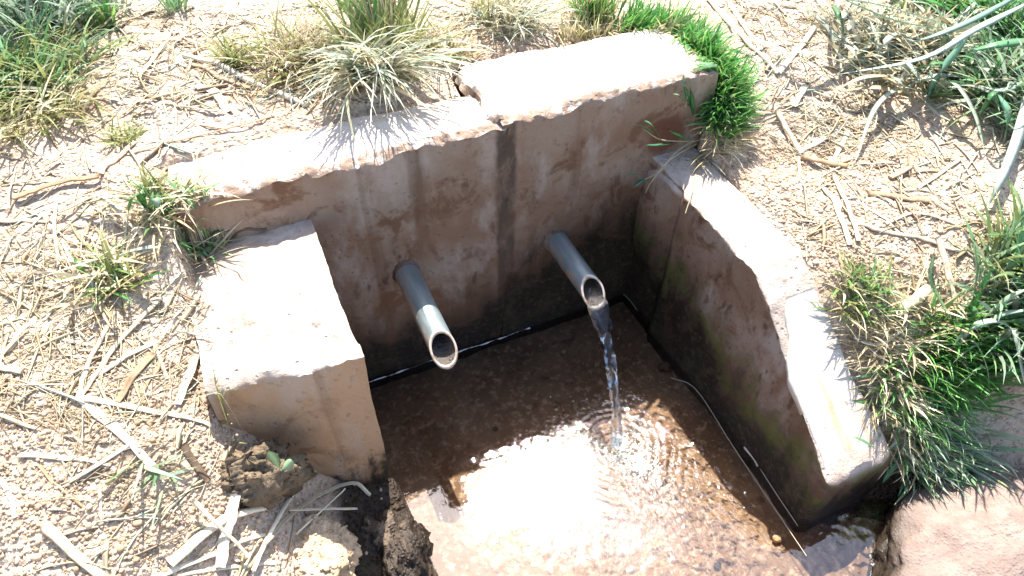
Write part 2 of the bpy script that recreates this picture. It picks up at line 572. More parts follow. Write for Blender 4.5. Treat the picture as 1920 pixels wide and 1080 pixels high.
_n = len(CTRL)
_A = np.zeros((_n + 3, _n + 3))
_A[:_n, :_n] = _tps(np.hypot(CTRL[:, None, 0] - CTRL[None, :, 0], CTRL[:, None, 1] - CTRL[None, :, 1])) + 1e-4 * np.eye(_n)
_A[:_n, _n] = 1
_A[:_n, _n + 1:] = CTRL[:, :2]
_A[_n:, :_n] = _A[:_n, _n:].T
_W = np.linalg.solve(_A, np.concatenate([CTRL[:, 2], np.zeros(3)]))

def smooth01(a, b, v):
    t = np.clip((v - a) / (b - a), 0, 1)
    return t * t * (3 - 2 * t)

def ground_base(x, y):
    z = np.zeros_like(x)
    for k in range(_n):
        z = z + _W[k] * _tps(np.hypot(x - CTRL[k, 0], y - CTRL[k, 1]))
    z = z + _W[_n] + _W[_n + 1] * x + _W[_n + 2] * y
    d = np.hypot(x - .4, y - .1)
    far = smooth01(1.5, 3.2, d)
    return np.clip(z, -.05, .8) * (1 - far) + far * .5

def trough_mask(x, y):
    wob = .012 * line_noise(y, 9.0, 3, 5)
    xl = np.where(y > -.325, -.05, .012 + wob)
    xr = np.where(y > -.66, .755, .755 + (-.66 - y) * .25 + wob)
    mx = smooth01(0, .035, x - xl) * smooth01(0, .035, xr - x)
    return mx * smooth01(0, .03, .06 - y)

def spread(lo, hi, step, far):
    core = np.arange(lo, hi + step / 2, step)
    out, d = [], step
    a = []
    while d < far:
        d *= 1.35
        a.append(d)
    a = np.cumsum(a)
    return np.concatenate([(core[0] - a)[::-1], core, core[-1] + a])

GX = spread(-1.15, 2.15, .0075, 60.0)
GY = spread(-1.15, 1.65, .0075, 60.0)
_gx, _gy = np.meshgrid(GX, GY, indexing='ij')
GZ = ground_base(_gx, _gy)
_p3 = np.stack([_gx, _gy, 0 * _gx], -1)
GZ = GZ + .010 * fbm(_p3, 7.0, 3, 3) + .0042 * fbm(_p3, 34.0, 3, 9) + .0022 * np.abs(fbm(_p3, 95.0, 2, 13))
_tm = trough_mask(_gx, _gy)
GZ = GZ * (1 - _tm) + (-.11) * _tm
# keep the soil a hand below the tops of the walls inside their footprints
_in_back = smooth01(-.21, -.17, _gx) * smooth01(.86, .82, _gx) * smooth01(-.02, .01, _gy) * smooth01(.125, .085, _gy + .02 * fbm(_p3, 9.0, 3, 41))
_in_back = np.maximum(_in_back, smooth01(.34, .38, _gx) * smooth01(.86, .825, _gx) * smooth01(-.02, .01, _gy) * smooth01(.235, .205, _gy + .02 * fbm(_p3, 9.0, 3, 41)))
_in_block = smooth01(-.215, -.18, _gx) * smooth01(.02, -.01, _gx) * smooth01(-.345, -.325, _gy) * smooth01(.03, 0, _gy)
_in_side = smooth01(.68, .70, _gx) * smooth01(.822, .795, _gx) * smooth01(-.68, -.65, _gy) * smooth01(.03, 0, _gy)
GZ = GZ - .12 * _in_back
GZ = GZ * (1 - _in_block) + np.minimum(GZ, .36) * _in_block
GZ = GZ * (1 - _in_side) + np.minimum(GZ, .02) * _in_side

put('ground', np.stack([_gx, _gy, GZ], -1).reshape(-1, 3), grid_faces(len(GX), len(GY))[:, ::-1].copy()[:, ::-1], M_SOIL, origin=(0, 0, 0),
    label='bare pinkish soil around the concrete spring trough', category='ground', kind='structure')

def bilerp(Z, x, y):
    x, y = np.asarray(x, float), np.asarray(y, float)
    i = np.clip(np.searchsorted(GX, x) - 1, 0, len(GX) - 2)
    j = np.clip(np.searchsorted(GY, y) - 1, 0, len(GY) - 2)
    u = np.clip((x - GX[i]) / (GX[i + 1] - GX[i]), 0, 1)
    v = np.clip((y - GY[j]) / (GY[j + 1] - GY[j]), 0, 1)
    return (Z[i, j] * (1 - u) + Z[i + 1, j] * u) * (1 - v) + (Z[i, j + 1] * (1 - u) + Z[i + 1, j + 1] * u) * v

# ---- pool bed
BX, BY = np.arange(-.06, 1.30, .008), np.arange(-1.3, .05, .008)
_bx, _by = np.meshgrid(BX, BY, indexing='ij')
_p3 = np.stack([_bx, _by, 0 * _bx], -1)
_bz = -.032 + .006 * fbm(_p3, 6.0, 3, 21) + .0025 * fbm(_p3, 40.0, 3, 22)
put('pool_bed', np.stack([_bx, _by, _bz], -1).reshape(-1, 3), grid_faces(len(BX), len(BY)), M_BED, origin=(.35, -.4, -.03),
    label='brown sandy bed under the shallow water', category='pool bed', kind='structure')

# ---- water surface with the rings thrown up by the jet
JET_HIT = np.array([.469, -.372])
WX, WY = np.arange(-.055, 1.25, .0028), np.arange(-1.25, .012, .0028)
_wx, _wy = np.meshgrid(WX, WY, indexing='ij')
_p3 = np.stack([_wx, _wy, 0 * _wx], -1)
_dx, _dy = _wx - JET_HIT[0], _wy - JET_HIT[1]
_r = np.hypot(_dx, _dy) + .006 * fbm(_p3, 14.0, 2, 51)
_ang = np.arctan2(_dy, _dx)
_front = smooth01(.25, -.6, _dy / np.maximum(_r, .02))            # 1 downstream, 0 behind the jet
_reach = np.exp(-_r / (.055 + .03 * _front)) * smooth01(.0, .02, _r)
_gain = np.clip(.5 + .9 * fbm(_p3, 13.0, 2, 57), 0, 1.5)
_wz = .0016 * _reach * _gain * np.cos(2 * np.pi * _r / .0165)
_wz = _wz + .00065 * np.exp(-_r / .10) * _gain * np.cos(2 * np.pi * _r / .034 + 1.0) * (.35 + .65 * _front)
_wz = _wz + .0008 * np.exp(-(_r / .09) ** 2) * fbm(_p3, 75.0, 2, 61)
_calm = smooth01(.05, -.13, _wy + .38 - .25 * (_wx - .05))
_wz = _wz + (.00010 + .00040 * _calm * (.25 + .75 * smooth01(.12, .38, _wx))) * fbm(_p3, 62.0, 2, 71) + .0004 * fbm(_p3, 9.0, 2, 81)
water = put('water', np.stack([_wx, _wy, _wz], -1).reshape(-1, 3), grid_faces(len(WX), len(WY)), M_WATER, origin=(.35, -.4, 0),
            label='clear shallow water rippling in the trough', category='water', kind='structure')

# ================================================================= CONCRETE
H_LEFT, H_RIGHT = .5715, .583

def wall_section(xa, xb, H, depth, seed, tilt=0.0, left_drop=0.0):
    X = np.arange(xa, xb + 1e-6, .005)
    X[-1] = xb
    rings = []
    n1 = line_noise(X, 14.0, 4, seed)
    n2 = line_noise(X, 31.0, 4, seed + 5)
    n3 = line_noise(X, 90.0, 2, seed + 7)
    j1, j2, j3 = jag(X, seed + 1, .05), jag(X, seed + 2, .018), jag(X, seed + 3, .05)
    ey = .019 + .013 * j1 + .008 * j2 + .002 * n3
    ez = .010 + .007 * j3 + .006 * j1 + .005 * j2 + .0015 * n3
    ey, ez = np.clip(ey, .003, .05), np.clip(ez, .002, .03)
    for k, x in enumerate(X):
        t = H + tilt * (x - xa) - left_drop * max(0, (-.12 - x) / .08)
        a, b = ey[k], ez[k]
        ring = [(x, .0, zz) for zz in np.linspace(-.13, t - b - .012, 36)]
        ring += [(x, .0, t - b), (x, a * .12, t - b * .75), (x, a * .3, t - b * .52), (x, a * .5, t - b * .42), (x, a * .75, t - b * .22), (x, a * 1.0, t - .002)]
        ring += [(x, yy, t) for yy in np.linspace(a + .008, depth - .01, 24)]
        ring += [(x, depth, t - .01)] + [(x, depth, zz) for zz in np.linspace(t - .06, -.13, 8)]
        rings.append(ring)
    P = np.array(rings)
    topness = smooth01(H - .04, H, P[..., 2])
    lip = topness * smooth01(.05, .02, P[..., 1]) * smooth01(.0005, .004, P[..., 1])
    P[..., 2] += lip * (.0035 * fbm(P, 95.0, 3, seed + 25) - .002 * np.abs(fbm(P, 60.0, 2, seed + 28)))
    P = P + .0030 * vec_fbm(P, 9.0, 3, seed + 9) + .0012 * vec_fbm(P, 45.0, 3, seed + 12)
    P[..., 2] += topness * (.0030 * fbm(P, 14.0, 3, seed + 15) + .0012 * fbm(P, 70.0, 2, seed + 18))
    P[..., 1] += topness * smooth01(.06, .0, P[..., 1]) * .004 * fbm(P, 60.0, 3, seed + 19)
    return loft(P)

wall = thing('concrete_wall', (.32, .07, 0), 'tall stained concrete back wall with two steel pipes coming out of it', 'concrete wall')
V, Fc = wall_section(-.195, .3720, H_LEFT, .135, 101, left_drop=.012)
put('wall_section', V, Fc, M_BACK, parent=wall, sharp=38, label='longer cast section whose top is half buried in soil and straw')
V, Fc = wall_section(.3680, .838, H_RIGHT, .225, 140)
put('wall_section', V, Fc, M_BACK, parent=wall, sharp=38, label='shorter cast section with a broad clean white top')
# crumbled mortar left in the joint
def lump(center, size, seed, nu=28, nv=16, rough=.25, f=3.0, fine=.05, flat=0.0):
    u = np.linspace(0, 2 * np.pi, nu, endpoint=False)
    v = np.linspace(-np.pi / 2, np.pi / 2, nv)
    P = np.array([[(math.cos(b) * math.cos(a), math.cos(b) * math.sin(a), math.sin(b)) for a in u] for b in v])
    r = 1 + rough * fbm(P, f * .5, 3, seed) + fine * fbm(P, f * 4, 3, seed + 4)
    P = P * r[..., None]
    if flat:
        P = np.sign(P) * np.abs(P) ** (1 - flat)
    P = P * np.asarray(size) + np.asarray(center)
    n, mm = P.shape[:2]
    F = grid_faces(n, mm, True)
    return P.reshape(-1, 3), F
Pj = []
yj = np.linspace(-.002, .20, 40)
for k, yy in enumerate(yj):
    w = .011 + .006 * float(line_noise(yy, 30.0, 3, 77))
    h = .588 + .006 * float(line_noise(yy, 22.0, 3, 78)) - .03 * smooth01(.012, -.002, yy)
    xc = .366 + .006 * float(line_noise(yy, 16.0, 3, 79))
    Pj.append([(xc - w * 1.8, yy, .565), (xc - w, yy, h - .007), (xc - w * .2, yy, h), (xc + w * .7, yy, h - .004), (xc + w * 1.5, yy, .568), (xc, yy, .54)])
V, Fc = loft(np.array(Pj))
put('joint_mortar', V, Fc, M_BACK, parent=wall, smooth=False)

# ---- left block
def left_block():
    X = np.arange(-.215, .0001, .005)
    rings = []
    g1, g2 = jag(X, 201, .035), jag(X, 206, .014)
    for k, x in enumerate(X):
        s = smooth01(-.07, -.19, x)
        t = .473 - .014 * smooth01(-.15, -.215, x)
        a = np.clip(.006 + .012 * s + .009 * g1[k] + .005 * g2[k], .002, .08)
        b = np.clip(.005 + .008 * s + .005 * g1[k] + .004 * g2[k], .002, .08)
        yf = -.337 + .040 * smooth01(-.04, -.21, x)
        ring = [(x, yf, zz) for zz in np.linspace(-.13, t - b - .01, 32)]
        ring += [(x, yf, t - b), (x, yf + a * .25, t - b * .6), (x, yf + a * .6, t - b * .22), (x, yf + a, t - .0005)]
        ring += [(x, yy, t) for yy in np.linspace(yf + a + .006, .012, 64)]
        ring += [(x, .02, zz) for zz in np.linspace(t - .02, -.13, 10)]
        rings.append(ring)
    P = np.array(rings)
    topn = smooth01(.42, .47, P[..., 2])
    P = P + .003 * vec_fbm(P, 9.0, 3, 210) + .001 * vec_fbm(P, 45.0, 3, 213)
    patch = smooth01(-.065, -.09, P[..., 1])
    P[..., 2] += topn * (.2 + .8 * patch) * (.007 * fbm(P, 17.0, 3, 216) + .006 * np.abs(fbm(P, 45.0, 3, 219)) + .0022 * fbm(P, 120.0, 2, 222))
    return loft(P)
V, Fc = left_block()
put('concrete_block', V, Fc, M_BLOCK, sharp=38, origin=(-.1, -.17, 0), label='squat concrete block with a rough pale top, left of the pool', category='concrete block')

# ---- right side wall with sloping top
_ty = np.array([.03, -.055, -.187, -.343, -.401, -.46, -.515, -.58, -.646, -.70])
_tz = np.array([.412, .406, .402, .384, .352, .300, .255, .202, .152, .12])
def side_top(y):
    return np.interp(-np.asarray(y), -_ty, _tz)
def side_in(y):
    return .700 + .012 * np.sin((np.asarray(y) + .05) * 5.0) * -1 + .016 * smooth01(-.135, -.105, np.asarray(y))
def side_out(y):
    return np.interp(-np.asarray(y), [0, .3, .5, .62, .7], [.825, .825, .835, .858, .862])
def side_wall():
    Y = np.concatenate([np.arange(.02, -.655, -.005), [-.660, -.665, -.669, -.672]])
    rings = []
    n1, n2 = jag(Y, 301, .045), jag(Y, 305, .016)
    for k, y in enumerate(Y):
        t = float(side_top(y)); xi = float(side_in(y)); xo = float(side_out(y))
        ins = 0.0 if y > -.656 else .028 * (1 - math.sqrt(max(0, 1 - ((-.656 - y) / .0165) ** 2)))
        xi, xo, t = xi + ins, xo - ins, t - ins * .8
        a = np.clip(.004 + .006 * n1[k] + .004 * n2[k], .0015, .03)
        b = np.clip(.003 + .004 * n2[k] + .003 * n1[k], .0015, .03)
        bat = .012
        ring = [(xi - bat * (1 - (zz + .13) / (t + .13)), y, zz) for zz in np.linspace(-.13, t - b - .008, 30)]
        ring += [(xi, y, t - b), (xi + a * .3, y, t - b * .5), (xi + a, y, t)]
        ring += [(xx, y, t + .0015 * math.sin(math.pi * (xx - xi) / (xo - xi))) for xx in np.linspace(xi + a + .006, xo - .01, 22)]
        ring += [(xo, y, t - .01)] + [(xo + .01, y, zz) for zz in np.linspace(t - .04, -.13, 8)]
        rings.append(ring[::-1])
    P = np.array(rings)
    P = P + .0030 * vec_fbm(P, 8.0, 3, 310) + .0008 * vec_fbm(P, 45.0, 3, 313)
    P[..., 2] += smooth01(-.02, 0, P[..., 2] - side_top(P[..., 1])) * (.002 * fbm(P, 30.0, 3, 316) + .0018 * fbm(P, 110.0, 2, 318))
    return loft(P[:, ::-1])
side = thing('side_wall', (.76, -.33, 0), 'concrete side wall with a top that slopes down to the water, right of the pool', 'concrete wall')
V, Fc = side_wall()
Fc = [f[::-1] for f in Fc]
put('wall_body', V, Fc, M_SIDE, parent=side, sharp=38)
def plaster_cap():
    Y = np.arange(-.405, -.660, -.004)
    rings = []
    for k, y in enumerate(Y):
        e = smooth01(-.405, -.425, y)
        xi = .738 - .032 * smooth01(-.40, -.53, y) + .006 * float(line_noise(y, 18.0, 3, 331)) + .012 * (1 - e)
        xo = .826 + .016 * smooth01(-.5, -.62, y) + .005 * float(line_noise(y, 18.0, 3, 335)) - .012 * (1 - e)
        t = float(side_top(y))
        xx = np.concatenate([[xi, xi + .0015], np.linspace(xi + .004, xo - .004, 14), [xo - .0015, xo]])
        base = t + .0015 * np.sin(np.pi * (xx - .71) / .115)
        h = (.0020 + .0012 * e) * smooth01(-.664, -.62, y)
        prof = np.minimum(1, np.minimum(xx - xi, xo - xx) / .002) ** .5
        top = [(a, y, b + h * c) for a, b, c in zip(xx, base, prof)]
        bot = [(a, y, b - .010) for a, b in zip(xx, base)][::-1]
        rings.append(top + bot)
    P = np.array(rings)
    P[..., 2] += .0016 * fbm(P, 22.0, 3, 340)
    return loft(P)
V, Fc = plaster_cap()
put('plaster_cap', V, Fc, M_PLASTER, parent=side, label='smooth pale cement patch with rusty streaks')
V, Fc = lump((.748, -.050, .265), (.052, .088, .165), 350, 40, 30, .14, 2.4, .04, .25)
V[:, 2] = np.minimum(V[:, 2], .396)
V = V + .003 * vec_fbm(V, 30.0, 3, 353)
put('mortar_bulge', V, Fc, M_SIDE, parent=side, label='swollen damp mortar filling the inner corner')
def side_z(x, y):
    return np.where((x > side_in(y)) & (x < side_out(y)) & (y > -.665) & (y < 0), side_top(y), -9)

# combined walkable surface, for laying things down
SURF = GZ.copy()
_m = (_gx > -.195) & (_gx < .366) & (_gy > .0) & (_gy < .13)
SURF = np.where(_m, np.maximum(SURF, H_LEFT), SURF)
_m = (_gx > .366) & (_gx < .838) & (_gy > 0) & (_gy < .22)
SURF = np.where(_m, np.maximum(SURF, H_RIGHT), SURF)
_m = (_gx > -.2) & (_gx < 0) & (_gy > -.33) & (_gy < 0)
SURF = np.where(_m, np.maximum(SURF, .473), SURF)
SURF = np.maximum(SURF, side_z(_gx, _gy))
SURF = np.maximum(SURF, 0.0)

def hit(px, py, h=0.0, Z=None):
    """Where the sight line of a photo pixel meets the ground raised by h (metres)."""
    Z = SURF if Z is None else Z
    px, py = np.atleast_1d(np.asarray(px, float)), np.atleast_1d(np.asarray(py, float))
    d = ((px - 960) / F_PX)[:, None] * RIGHT + (-(py - 540) / F_PX)[:, None] * UP + FWD
    d = d / np.linalg.norm(d, axis=1)[:, None]
    lo = np.full(len(px), .3)
    t = lo.copy()
    done = np.zeros(len(px), bool)
    for _ in range(420):
        q = CAM + d * t[:, None]
        under = q[:, 2] < bilerp(Z, q[:, 0], q[:, 1]) + h
        done |= under
        t = np.where(done, t, t + .01)
        if done.all():
            break
    a, b = t - .01, t
    for _ in range(8):
        c = (a + b) / 2
        q = CAM + d * c[:, None]
        under = q[:, 2] < bilerp(Z, q[:, 0], q[:, 1]) + h
        b = np.where(under, c, b)
        a = np.where(under, a, c)
    return CAM + d * b[:, None]

def hit1(px, py, h=0.0):
    return hit([px], [py], h)[0]

def at_plane(px, py, axis, val):
    d = (px - 960) / F_PX * RIGHT - (py - 540) / F_PX * UP + FWD
    t = (val - CAM[axis]) / d[axis]
    return CAM + t * d

# ================================================================= PIPES
PR = .0245
def pipe(loc, length, droop, label_pipe, seed):
    x0, z0 = loc
    root = thing('steel_pipe', (x0, 0, z0), label_pipe, 'pipe', 'spout pipes in the back wall')
    n = 40
    ang = np.linspace(0, 2 * np.pi, n, endpoint=False)
    def ring(r, s, cut):
        yy = -s + (cut * np.sin(ang) * r / PR if cut else 0 * ang)
        zz = z0 + r * np.sin(ang) + droop * yy
        return np.stack([x0 + r * np.cos(ang) + 0 * yy, yy, zz], -1)
    ri = PR - .0032
    cut = PR * 1.02
    outer = [ring(PR, s, 0) for s in (-.05, 0, .03, .06, .09, .12, length - PR * 1.3)] + [ring(PR, length, cut)]
    inner = [ring(ri, length, cut)] + [ring(ri, s, 0) for s in (length - PR * 1.3, .10, .05, -.05)]
    V, Fc = loft(np.array(outer), caps=False)
    Vi, Fi = loft(np.array(inner), caps=False)
    put('tube', V, [f[::-1] for f in Fc], M_PIPE, parent=root)
    put('bore', Vi, [f[::-1] for f in Fi], M_BORE, parent=root, label='dull rusty inside of the pipe')
    rim = np.array([ring(PR + .0006, length - .0015, cut), ring(PR + .0006, length + .0012, cut), ring(ri - .0004, length + .0012, cut), ring(ri - .0004, length - .0015, cut)])
    V, Fc = loft(np.concatenate([rim, rim[:1]]), caps=False)
    put('cut_rim', V, [f[::-1] for f in Fc], M_RIM, parent=root)
    # smear of mortar round the hole
    a2 = np.linspace(0, 2 * np.pi, 30, endpoint=False)
    rr = [PR - .002, PR + .002, PR + .004, PR + .008]
    yy = [-.006, -.006, -.003, .006]
    nz = fbm(np.stack([np.cos(a2), np.sin(a2), 0 * a2], -1), 2.0, 3, seed)
    P = np.array([np.stack([x0 + (r + .003 * nz * (k > 1)) * np.cos(a2), np.full(30, yy[k]), z0 + (r + .003 * nz * (k > 1)) * np.sin(a2)], -1) for k, r in enumerate(rr)])
    V, Fc = loft(P, caps=False)
    put('mortar_collar', V, [f[::-1] for f in Fc], M_COLLAR, parent=root)
    return root
pipe((.1565, .289), .213, .03, 'dry steel pipe with its cut end lit by the sun, nearer the block', 401)
pipe((.4930, .255), .168, .03, 'shaded steel pipe pouring a stream of water, nearer the side wall', 402)

# ================================================================= FALLING WATER
def jet():
    n, mm = 90, 22
    s = np.linspace(0, 1, n)
    p0 = np.array([.493, -.100, .2430])
    p1 = np.array([.492, -.188, .2400])
    t = np.linspace(0, 1, n - 14)
    drop = p1[2] + .012
    path = [p0 + (p1 - p0) * k for k in np.linspace(0, 1, 14, endpoint=False)]
    for k in t:
        path.append(np.array([p1[0] + (JET_HIT[0] - p1[0]) * k, p1[1] + (JET_HIT[1] - p1[1]) * k, p1[2] - drop * (.28 * k + .72 * k * k)]))
    path = np.array(path)
    tan = np.gradient(path, axis=0)
    tan /= np.linalg.norm(tan, axis=1)[:, None]
    sidev = np.cross(tan, [0, 0, 1.0]); sidev /= np.linalg.norm(sidev, axis=1)[:, None]
    upv = np.cross(sidev, tan)
    a = np.linspace(0, 2 * np.pi, mm, endpoint=False)
    P = []
    for k in range(n):
        q = k / (n - 1)
        r = .0190 if q < .16 else .0215 * (1 - .42 * smooth01(.16, .5, q) - .12 * smooth01(.5, 1, q)) + .0006 * math.sin(q * 40)
        wx = r * (1.0 - .05 * math.sin(q * 17)); wy = r * (.62 + .16 * smooth01(.2, .6, q) + .04 * math.sin(q * 17))
        ph = 2.2 * q
        g = 1 + .16 * np.sin(3 * a + 9 * q) * smooth01(.12, .3, q) + .10 * np.sin(2 * a - 14 * q + 1) * smooth01(.16, .35, q)
        ca, sa = np.cos(a) * wx * g, np.sin(a) * wy * g
        c1, s1 = math.cos(ph * smooth01(.2, .5, q)), math.sin(ph * smooth01(.2, .5, q))
        P.append(path[k] + (ca * c1 - sa * s1)[:, None] * sidev[k] + (ca * s1 + sa * c1)[:, None] * upv[k])
    P = np.array(P)
    P = P + .0022 * vec_fbm(P, 70.0, 3, 420) * smooth01(.15, .4, np.linspace(0, 1, n))[:, None, None]
    return loft(P)
V, Fc = jet()
put('water_stream', V, [f[::-1] for f in Fc], M_JET, label='clear twisting stream of water falling from the pipe into the pool', category='water stream')

def blobs(centers, radii, nu=8, nv=6, seed=0, squash=(1, 1, 1), jitter=.25):
    """many small rough blobs in one mesh -> V, F(quads)"""
    u = np.linspace(0, 2 * np.pi, nu, endpoint=False)
    v = np.linspace(-np.pi / 2, np.pi / 2, nv)
    base = np.array([[(math.cos(b) * math.cos(a), math.cos(b) * math.sin(a), math.sin(b)) for a in u] for b in v]).reshape(-1, 3)
    N = len(centers)
    rng = np.random.default_rng(seed)
    sc_ = 1 + jitter * rng.uniform(-1, 1, (N, 1, 3))
    dirs = rng.normal(size=(N, 3, 3))
    j = 1 + .22 * np.sin(np.einsum('nij,vj->nvi', dirs, base) * 2.2).sum(-1, keepdims=True) * .5
    V = base[None] * sc_ * j * np.asarray(squash) * np.asarray(radii)[:, None, None] + np.asarray(centers)[:, None, :]
    F0 = grid_faces(nv, nu, True)
    F = (F0[None] + (np.arange(N) * nu * nv)[:, None, None]).reshape(-1, 4)
    return V.reshape(-1, 3), F
_c, _rr = [], []
for k in range(46):
    a = random.uniform(0, 2 * math.pi); d = abs(random.gauss(0, .055)) + .008
    _c.append((JET_HIT[0] + d * math.cos(a), JET_HIT[1] + d * math.sin(a), random.uniform(.002, .05) * math.exp(-d * 9)))
    _rr.append(random.uniform(.0007, .0017))
for k in range(26):
    q = random.uniform(.15, 1)
    _c.append((.489 - .02 * q + random.gauss(0, .016), -.178 - .19 * q + random.gauss(0, .012), max(.004, .232 - .24 * (.28 * q + .72 * q * q))))
    _rr.append(random.uniform(.0006, .0014))
V, Fc = blobs(_c, _rr, 7, 5, 5, jitter=.15)
put('water_droplets', V, Fc, M_JET, label='tiny droplets thrown up where the stream hits the pool', category='water droplets', kind='stuff')

_c, _rr = [], []  # white bubbles added for the sun glare beside the jet, with some froth
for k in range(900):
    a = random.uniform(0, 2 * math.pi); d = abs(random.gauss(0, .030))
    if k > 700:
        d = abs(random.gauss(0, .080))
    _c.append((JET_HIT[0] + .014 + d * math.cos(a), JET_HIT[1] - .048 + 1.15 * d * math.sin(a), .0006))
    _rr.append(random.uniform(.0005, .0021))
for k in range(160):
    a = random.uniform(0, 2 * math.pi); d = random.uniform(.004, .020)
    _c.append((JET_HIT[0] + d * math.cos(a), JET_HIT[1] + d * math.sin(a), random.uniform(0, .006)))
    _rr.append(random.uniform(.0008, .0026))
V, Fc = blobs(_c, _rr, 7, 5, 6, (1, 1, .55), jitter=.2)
put('glare_bubbles', V, Fc, M_GLARE_FOAM, parent=water, kind='stuff')
# meniscus highlight and froth painted as a white line: part of the water
def thin_line(pts, r, seed, rag=.5):
    pts = np.asarray(pts)
    n = len(pts)
    tan = np.gradient(pts, axis=0)
    tan /= np.linalg.norm(tan, axis=1)[:, None]
    s = np.cross(tan, [0, 0, 1.0]); s /= np.maximum(np.linalg.norm(s, axis=1)[:, None], 1e-6)
    u = np.cross(s, tan)
    rr = r * np.clip(.55 + rag * line_noise(np.arange(n) * .13, 1.7, 3, seed), .08, 2)
    a = np.linspace(0, 2 * np.pi, 5, endpoint=False)
    P = pts[:, None, :] + (np.cos(a)[None, :, None] * s[:, None, :] * 1.6 + np.sin(a)[None, :, None] * u[:, None, :] * .7) * rr[:, None, None]
    return loft(P)
_x = np.arange(.0, .44, .004)
V, Fc = thin_line(np.stack([_x, -.006 + .0025 * line_noise(_x, 22.0, 3, 431), 0 * _x + .0008], -1), .0010, 432, 1.3)
put('meniscus_highlight', V, Fc, M_GLARE_FOAM, parent=water)

# ================================================================= STONES AND CLODS
V, Fc = lump(hit1(590, 1035) + np.array([0, 0, -.012]), (.062, .066, .045), 501, 90, 60, .20, 3.0, .10)
V = V + .0022 * vec_fbm(V, 120.0, 2, 503)
put('sandy_lump', V, Fc, M_SANDSTONE, label='rounded lump of pale sandy earth at the edge of the straw, beside the wet stone', category='earth lump')
V, Fc = lump(np.array([-.040, -.430, .070]), (.062, .095, .066), 511, 80, 50, .22, 3.4, .10)
V = V + .003 * vec_fbm(V, 70.0, 3, 513)
put('wet_stone', V, Fc, M_WETSTONE, label='dark wet stone at the pool edge in front of the block', category='stone')
V, Fc = lump(hit1(478, 890) + np.array([0.0, -.006, -.006]), (.062, .042, .058), 521, 70, 44, .30, 3.2, .14)
V = V + .0035 * vec_fbm(V, 60.0, 3, 523)
put('earth_clod', V, Fc, M_CLOD, label='mossy brown clod of earth against the foot of the concrete block', category='earth clod')
V, Fc = lump(np.array([1.02, -.865, .012]), (.30, .165, .095), 531, 150, 90, .16, 2.4, .025)
V = V + .0022 * vec_fbm(V, 40.0, 4, 533)
put('boulder', V, Fc, M_BOULDER, label='broad sandy boulder with grass shadows below the right bank', category='boulder')
for (px, py, r, lab, mt) in (
        (1057, 660, .0065, 'small pale chip lying under the water between the two pipes', M_SANDSTONE),
        (1246, 688, .015, 'round dark pebble under the shaded water near the inner corner', M_CLOD),
        (928, 805, .007, 'brown pebble under the shaded water left of the stream', M_BOULDER),
        (1457, 1010, .009, 'pale pebble on the sunlit pool bed near the side wall', M_SANDSTONE),
        (1345, 1060, .008, 'tan pebble on the sunlit pool bed at the bottom edge', M_BOULDER)):
    q = at_plane(px, py, 2, -.026)
    V, Fc = lump(q, (r, r * .8, r * .55), int(px), 14, 10, .3, 3.0, .08)
    put('pebble', V, Fc, mt, label=lab, category='pebble', group='pebbles on the pool bed')

# ================================================================= GRASS
def pick(pal, n):
    pal = np.asarray(pal, float)
    i = RNG.integers(0, len(pal), n)
    j = RNG.integers(0, len(pal), n)
    t = RNG.uniform(0, .5, n)[:, None]
    return (pal[i] * (1 - t) + pal[j] * t) * RNG.uniform(.75, 1.25, n)[:, None]

GREEN = [(.055, .23, .035), (.09, .31, .05), (.16, .40, .08), (.075, .26, .08), (.20, .36, .09)]
SEA = [(.10, .27, .10), (.16, .36, .16), (.30, .46, .28), (.08, .21, .07), (.24, .34, .14)]
OLIVE = [(.22, .26, .08), (.30, .30, .10), (.16, .22, .06), (.38, .34, .15)]
DRY = [(.58, .47, .28), (.66, .57, .38), (.50, .38, .20), (.70, .63, .46)]
GREY = [(.34, .40, .31), (.45, .50, .40), (.25, .33, .24), (.55, .56, .45)]
BROWN = [(.30, .19, .10), (.38, .26, .15), (.22, .14, .08)]

